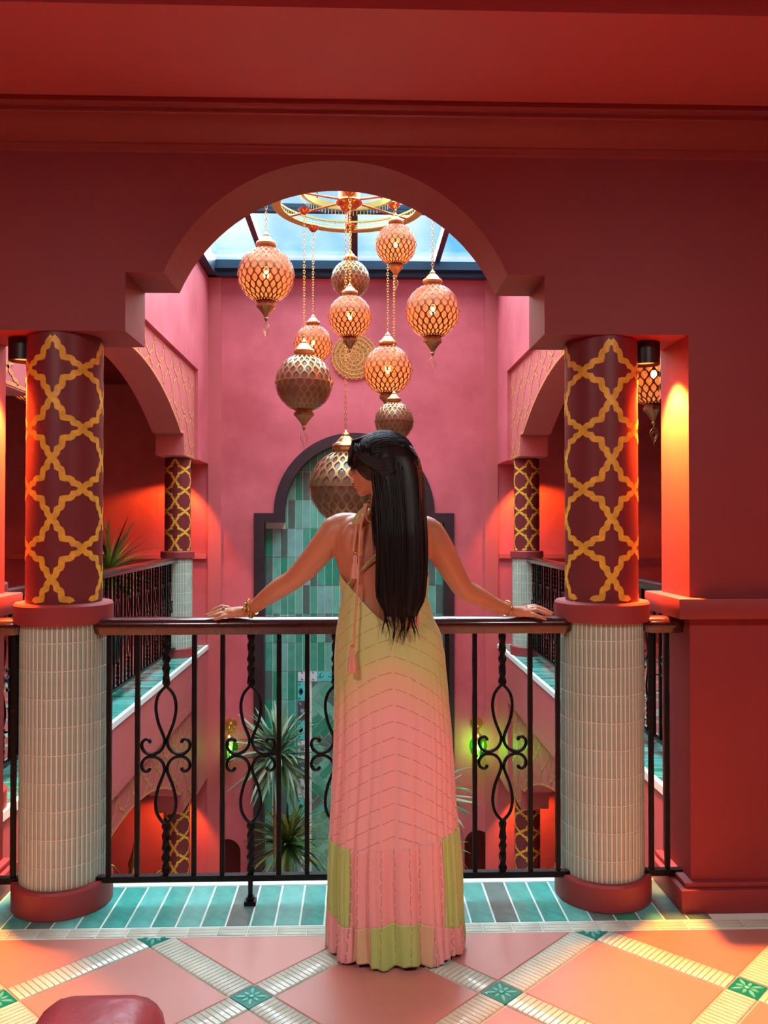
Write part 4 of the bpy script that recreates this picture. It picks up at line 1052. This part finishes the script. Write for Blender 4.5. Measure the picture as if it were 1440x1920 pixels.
def add_uv(o, th0, th1, nth, nz_, ztop, zbot, closed):
    me = o.data; uvl = me.uv_layers.new(name='UVMap'); cols = nth if closed else nth+1
    for poly in me.polygons:
        js = [me.loops[li].vertex_index % cols for li in poly.loop_indices]
        wrap = closed and max(js)-min(js) > 1
        for li in poly.loop_indices:
            vi = me.loops[li].vertex_index; j = vi % cols
            th = th0+(th1-th0)*(nth if (wrap and j == 0) else j)/nth
            z = me.vertices[vi].co.z
            # arc length from the back seam
            uvl.data[li].uv = (th*.165*(.95 if z > .9 else 1.1), z)
def solid(o, t=.003):
    m_ = o.modifiers.new('cloth', 'SOLIDIFY'); m_.thickness = t; m_.offset = -1
def ztop(th):
    d_ = abs((th+pi) % (2*pi) - pi)
    return 1.082 + .150*min(1, sin(min(d_, pi/2)))**1.15 + (.10*(1-cos(d_-pi/2)) if d_ > pi/2 else 0)
seam = lambda th: .366 + .03*(1-cos(th))*.5 + (.02*sin(th) if abs(th) < 2 else 0)
n_th, n_z = 220, 90
mb = dress_grid(-pi, pi, n_th, ztop, seam, n_z, closed=True)
dress = part('dress', mb, DM['skirt'], woman, 180, label='halter maxi dress fading from sage green to pink, with dashed chevron stitching'); add_uv(dress, -pi, pi, n_th, n_z, 0, 0, True); solid(dress)
hemz = lambda th: .012 + .006*math.sin(9*th)
t1 = lambda th: .120 + .02*math.sin(3*th+1) - .015*sin(th)
def panel(a0, a1, zt, zb, mat, puff, lb):
    a0, a1 = R(a0), R(a1); nth = max(6, int(abs(a1-a0)/R(1.6))); mb = dress_grid(a0, a1, nth, zt, zb, 22, puff)
    o = part('ruffle_panel', mb, DM[mat], dress, 180, label=lb); add_uv(o, a0, a1, nth, 22, 0, 0, False); solid(o)
for a0, a1, mt in ((-43,42,'pink'),(42,100,'green'),(-100,-43,'green'),(100,180,'pink'),(180,260,'tan')): panel(a0, a1, lambda th: seam(th)+.006, t1, mt, .008, {'pink':'pink ruffle panel','green':'sage green ruffle panel','tan':'tan ruffle panel'}[mt])
for a0, a1, mt in ((-88,-40,'pink'),(-40,-20,'tan'),(-20,17,'green'),(17,29,'tan'),(29,78,'pink'),(78,120,'green'),(120,200,'tan'),(200,272,'green')): panel(a0, a1, lambda th: t1(th)+.006, hemz, mt, .018, {'pink':'pink hem panel','green':'sage green hem panel','tan':'tan hem panel'}[mt])
# front halter cloth up to the neck
mb = MB(); mb.tube([at(660,1075,2.965), at(684,1000,2.965), at(700,955,2.915), at(712,946,2.86), at(722,944,2.79), at(740,946,2.86), at(752,1000,2.965), at(775,1075,2.965)], [.03,.025,.008,.006,.005,.006,.025,.03], 10, True, .5)
part('halter_strap', mb, M['cordgreen'], woman, 60)
# cords and tassels
def cord(name, pts, r_, mat, lb=None):
    P = []
    V_ = [Vector(p) for p in pts]
    for k in range(len(V_)-1):
        for t in (0,.25,.5,.75):
            p0, p1, p2, p3 = (V_[max(0,min(len(V_)-1,k+q_))] for q_ in (-1,0,1,2))
            P.append(.5*((2*p1)+(p2-p0)*t+(2*p0-5*p1+4*p2-p3)*t*t+(3*p1-p0-3*p2+p3)*t**3))
    P.append(V_[-1]); return part(name, MB().tube(P, r_, 8), mat, woman, 60, label=lb)
def tassel(u, v, Y, h=.055):
    c_ = at(u, v, Y); o = part('tassel', ribbed([(.013,-h),(.014,-h*.9),(.011,-h*.35),(.006,-.004),(.009,.004),(.006,.012),(.003,.014)], 32, .12).xf(Matrix.Translation(c_)), M['tassel'], woman, 60, label='pink thread tassel')
    part('bead', MB().ball(c_+Vector((0,0,.020)), .0062, 10, 8), M['brasslight'], woman, 60)
yb = 2.742
part('knot', MB().ball(at(688,948,2.765), (.012,.009,.009), 12, 8), M['cord'], woman, 60)
cord('cord', [at(688,948,2.762), at(681,955,2.757), at(673,968,2.75), at(671,976,2.748), at(676,974,2.748), at(684,962,2.753), at(688,949,2.76)], .0042, M['cord'], 'peach bow loop')
cord('cord', [at(688,948,2.762), at(676,958,2.757), at(666,970,2.748), at(661,979,2.746), at(667,977,2.746), at(678,962,2.75), at(687,950,2.76)], .0034, M['cordgreen'], 'sage bow loop')
cord('cord', [at(689,948,2.762), at(687,966,2.752), at(690,976,2.748), at(698,978,2.748), at(700,968,2.752), at(696,952,2.762), at(690,948,2.764)], .0028, M['cordgreen'], 'sage bow loop')
cord('cord', [at(690,946,2.77), at(702,968,2.752), at(718,992,2.742)], .0028, M['cordgreen'])
cord('cord', [at(686,950,2.758), at(671,975,2.748), at(666,1005,2.742), at(663,1030,2.740), at(668,1038,2.739), at(674,1034,2.739), at(674,1018,2.740)], .0036, M['cord'], 'short peach cord')
cord('cord', [at(687,950,2.758), at(678,978,2.744), at(674,1020,2.738), at(672,1070,2.732), at(669,1120,2.715), at(666,1165,2.702), at(664,1215,2.690)], .0036, M['cord'], 'long peach cord')
part('knot', MB().ball(at(665.5,1173,2.700), (.0055,.0055,.008), 10, 8), M['cord'], woman, 60)
tassel(666, 1049, 2.738, .062); tassel(660, 1224, 2.688, .062)
tassel(778, 1136, 2.715, .062)
cord('cross_strap', [at(652,1095,2.752), at(678,1068,2.742), at(706,1040,2.735), at(740,1010,2.740)], .0036, M['cordgreen'], 'thin sage strap crossing the back')
cord('cross_strap', [at(796,1095,2.765), at(760,1060,2.748), at(720,1030,2.738)], .0036, M['cordgreen'], 'thin sage strap crossing the back')
# bracelets and ring
def around(c_, ax, r_, mb, wire, n_=20):
    ax = Vector(ax).normalized(); a = ax.orthogonal().normalized(); b = ax.cross(a)
    pts = [Vector(c_)+a*r_*cos(2*pi*k/n_)+b*r_*sin(2*pi*k/n_) for k in range(n_+1)]; mb.tube(pts, wire, 6, False); return pts
w0 = at(471, 1141, 3.083); ax = at(452,1146,3.10)-at(490,1128,3.05); mb = MB()
for o_ in (-.010, 0, .010):
    pts = around(w0+ax.normalized()*o_, ax, .0275, mb, .0022)
rg = random.Random(4); pts = around(w0, ax, .029, mb, .001)
for k in range(0, 20): mb.ball(pts[k]+ax.normalized()*rg.uniform(-.009,.009), (rg.uniform(.0045,.008),)*3, 7, 5)
part('chunky_bracelet', mb, M['brasslight'], woman, 40, label='chunky gold charm bracelet', kind='stuff')
w1 = at(950, 1141, 3.083); ax = at(968,1144,3.10)-at(930,1134,3.05); mb = MB(); around(w1, ax+Vector((0,0,.01)), .0285, mb, .0021, 28); part('bangle', mb, M['brasslight'], woman, 60, label='thin gold bangle')
mb = MB(); around(at(418.5,1144,3.121), at(414,1144,3.12)-at(431,1144,3.124), .0105, mb, .0022, 14); mb.ball(at(419,1141,3.115), .0055, 8, 6); part('finger_ring', mb, M['brassdark'], woman, 60)

# ---- hair
hrw = [(838,690,775,2.800,.080),(860,692,787,2.785,.085),(880,696,793,2.770,.075),(905,698,796,2.752,.062),(950,703,798,2.730,.048),(1000,704,800,2.712,.040),(1050,706,801,2.706,.036),(1100,705,800,2.702,.032),(1120,707,798,2.698,.026),(1140,714,790,2.694,.018),(1160,724,780,2.690,.008),(1184,730,776,2.690,.003)]
def hrow(v):
    for a, b in zip(hrw, hrw[1:]):
        if a[0] <= v <= b[0]:
            t = (v-a[0])/(b[0]-a[0]); return [x+(y-x)*t for x, y in zip(a[1:], b[1:])]
    return list(hrw[0][1:]) if v < hrw[0][0] else list(hrw[-1][1:])
mb = MB(); rings = []
for v in range(838, 1158, 6):
    l, r_, yy, d_ = hrow(v); a0, a1 = at(l, v, yy), at(r_, v, yy); c_ = (a0+a1)/2; h_ = (a1.x-a0.x)/2*.97
    rings.append([(c_.x+h_*math.copysign(abs(sin(t))**.8, sin(t)), yy-d_*cos(t), c_.z) for t in [2*pi*k/36 for k in range(36)]])
mb.loft(rings[::-1])
capc = at(721, 861, 2.815)
for_cap = MB().ball(capc, (.103,.098,.092), 36, 22)
mb.add(for_cap.v, for_cap.f)
hair = part('hair', mb, M['hair'], woman, 180, label='very long straight black hair')
rh = random.Random(21); mb = MB()
locks = [(rh.uniform(0,6.28), rh.uniform(.055,.095), rh.uniform(4,9), rh.uniform(-30,12), rh.uniform(.5,1)) for _ in range(14)]
for k in range(330):                        # long strands
    s_ = rh.uniform(-1, 1); side = rh.uniform(-.35, 1) ; ve = rh.triangular(1105, 1226, 1185) - 30*abs(s_-(-.45))*rh.random()
    ph, fr2, am = rh.uniform(0, 6.28), rh.uniform(.05,.085), rh.uniform(3, 10)
    li = min(13, int((s_+1)*7)); lp, lf, la, lo_, lc = locks[li]; ph = lp+rh.uniform(-.35,.35); fr2 = lf; am = la*rh.uniform(.7,1.3); ve += lo_*.8; sc_ = -1+(li+.5)/7
    v0 = rh.uniform(846, 900); P = []; n_ = 26
    for i in range(n_+1):
        v = v0+(ve-v0)*i/n_; l, r_, yy, d_ = hrow(min(v, 1184)); m_ = (l+r_)/2; h_ = (r_-l)/2
        if v > 1150: h_ = max(h_, 34)
        wv = am*max(0, (v-1090)/110)**1.6*math.sin(v*fr2+ph)
        cl = max(0, min(1, (v-1100)/110))*lc; u = m_+(s_*(1-cl)+sc_*cl)*h_+wv+1.2*math.sin(v*.03+ph*3); P.append(at(u, v, yy-d_*sqrt(max(0, 1-min(1, abs(s_))**2.4))*max(.15, side)-.003 if v < 1184 else 2.684))
    w_ = rh.uniform(.0016,.0030); mb.tube(P, [w_]*(n_-4)+[w_*.85,w_*.7,w_*.5,w_*.3,w_*.12], 5)
tip = at(782, 866, 2.742)
for k in range(240):                        # crown swept back to the tie
    a = rh.uniform(-1.25, 1.35); st = Vector((-.098*cos(a*.55)+rh.uniform(-.004,.004), -.098*sin(a)*.9, 0))
    e0 = rh.uniform(-.35, 1.2)
    p0 = Vector((-.100*cos(e0)*cos(a*.8), -.096*sin(a*.9)*max(.3,cos(e0*.5)), .089*sin(e0)))
    t_end = tip-capc + Vector((rh.uniform(-.012,.004), rh.uniform(-.02,.03), rh.uniform(-.02,.018)))
    P = []
    for i in range(13):
        t = i/12; q_ = p0.lerp(t_end, t); q_.z += .05*sin(pi*t)*(1 if e0 > .2 else .5)
        e = sqrt((q_.x/.106)**2+(q_.y/.101)**2+(q_.z/.095)**2)
        if e < 1.0 or i < 9: q_ = q_/e*1.005
        P.append(capc+q_)
    w_ = rh.uniform(.0016,.0028); mb.tube(P, [w_*.4]+[w_]*11+[w_*.6], 5)
for k in range(46):                         # fringe
    t0 = k/45; e_ = rh.uniform(.2, 1.0)
    p = [at(690-rh.uniform(0,14)*t0, 815+rh.uniform(0,6), 2.80+.05*t0), at(668-8*e_, 826+6*t0, 2.80+.06*t0), at(656-3*e_+6*(1-t0), 848, 2.80+.07*t0), at(655+rh.uniform(-4,6), 868, 2.80+.07*t0), at(662+rh.uniform(-3,8), 880+rh.uniform(-4,6), 2.80+.07*t0)]
    mb.tube(p, [.0022,.003,.0028,.0018,.0004], 5)
for k in range(30):                         # hair sweeping over cheek and ear
    t0 = rh.random(); y_ = 2.722+rh.uniform(-.004,.012)
    p = [at(672+8*t0, 832+10*t0, 2.77), at(682+8*t0, 856+6*t0, y_+.02), at(694+6*t0, 874+rh.uniform(-6,4), y_+.01), at(707, 892+rh.uniform(-8,6), y_), at(716, 930+30*t0, 2.70), at(712+10*t0, 1000, 2.69)]
    mb.tube(p, [.002,.003,.003,.003,.003,.001], 5)
for k in range(110):                        # locks over the temple, swept back
    t0 = rh.random(); u0, v0 = 664+34*t0, 838+rh.uniform(-8,10); vm = 872+20*t0+rh.uniform(-14,3)
    p = [at(u0,v0,2.735), at(u0+8,(v0+vm)/2,2.714), at(u0+22,vm-4,2.710), at(712+8*t0,vm+rh.uniform(-4,5),2.700), at(738,vm-6,2.69)]
    mb.tube(p, [.0015,.0026,.0028,.0028,.001], 5)
for k in range(26):
    y0 = rh.uniform(895, 935); p = [at(703+rh.uniform(-3,4), y0, 2.735), at(698+rh.uniform(-3,6), y0+50, 2.725), at(703+rh.uniform(-3,4), y0+110, 2.705)]
    mb.tube(p, [.0012,.0016,.0004], 4)
part('hair_strands', mb, M['hair'], hair, 180, kind='stuff')
# ------------------------------------------------------------------ lamps in ceilings
def spot_lamp(x, y, z, label, energy=60, col=(1,.29,.035), cone=100, aim=(0,0,-1), r=.055, h=.085, group=None):
    t = thing('ceiling_spotlight', (x, y, z), label, 'spotlight', group)
    part('housing', MB().lathe([(r*.6,0),(r,-.002),(r,-h),(r*.92,-h),(r*.86,-h+.02)][::-1], (x,y,z), 28, True), M['black'], t, 40)
    part('reflector', MB().lathe([(r*.84,-h+.012),(r*.3,-h+.016)], (x,y,z), 20, True), M['spotface'], t, 60)
    l = bpy.data.lights.new('lamp', 'SPOT'); l.energy = energy; l.color = col; l.spot_size = R(cone); l.spot_blend = .35; l.shadow_soft_size = .03
    o = link('lamp', l, None, t, (0,0,-h-.012)); o.rotation_euler = Vector(aim).to_track_quat('-Z','Y').to_euler()
    return t
spot_lamp(1.098, 3.19, Z2, 'black round spotlight under the wall between the big right column and the red pier', 680, aim=(.12,-.1,-1), cone=94)
spot_lamp(-1.245, 3.19, Z2, 'black round spotlight under the wall at the left edge, beside the big left column', 680, aim=(-.12,-.1,-1), cone=94)
for sx, x in ((-1, CGL), (1, CGR)):
    for z, nm in ((0, 'upper'), (LOW, 'lower')):
        spot_lamp(x, 9.50, Z2+z, 'black spotlight in the gap beyond the far %s column, %s storey' % ('left' if sx < 0 else 'right', nm), 90 if z == 0 else 45, (1,.22,.025), cone=112, aim=(sx*.40,.05,-1))
# fill lamps added out of view behind the camera to brighten the foreground
for i, (x, y) in enumerate(((-1.6, .2), (1.6, .2))):
    t = thing('added_fill_lamp', (x, y, 3.02), 'round white fill lamp added unseen behind the camera, %s one' % ('left', 'right')[i], 'lamp')
    part('shade', MB().lathe([(.16,-.05),(.22,-.03),(.22,0)], (x,y,3.02), 24), material('fill_lamp_shade_%d' % i, (255,230,210), .5, emit=(255,225,205), estr=3), t)
    l = bpy.data.lights.new('lamp', 'AREA'); l.shape = 'DISK'; l.size = .6; l.energy = 46; l.color = (1, .95, .92)
    link('lamp', l, None, t, (0,0,-.08))
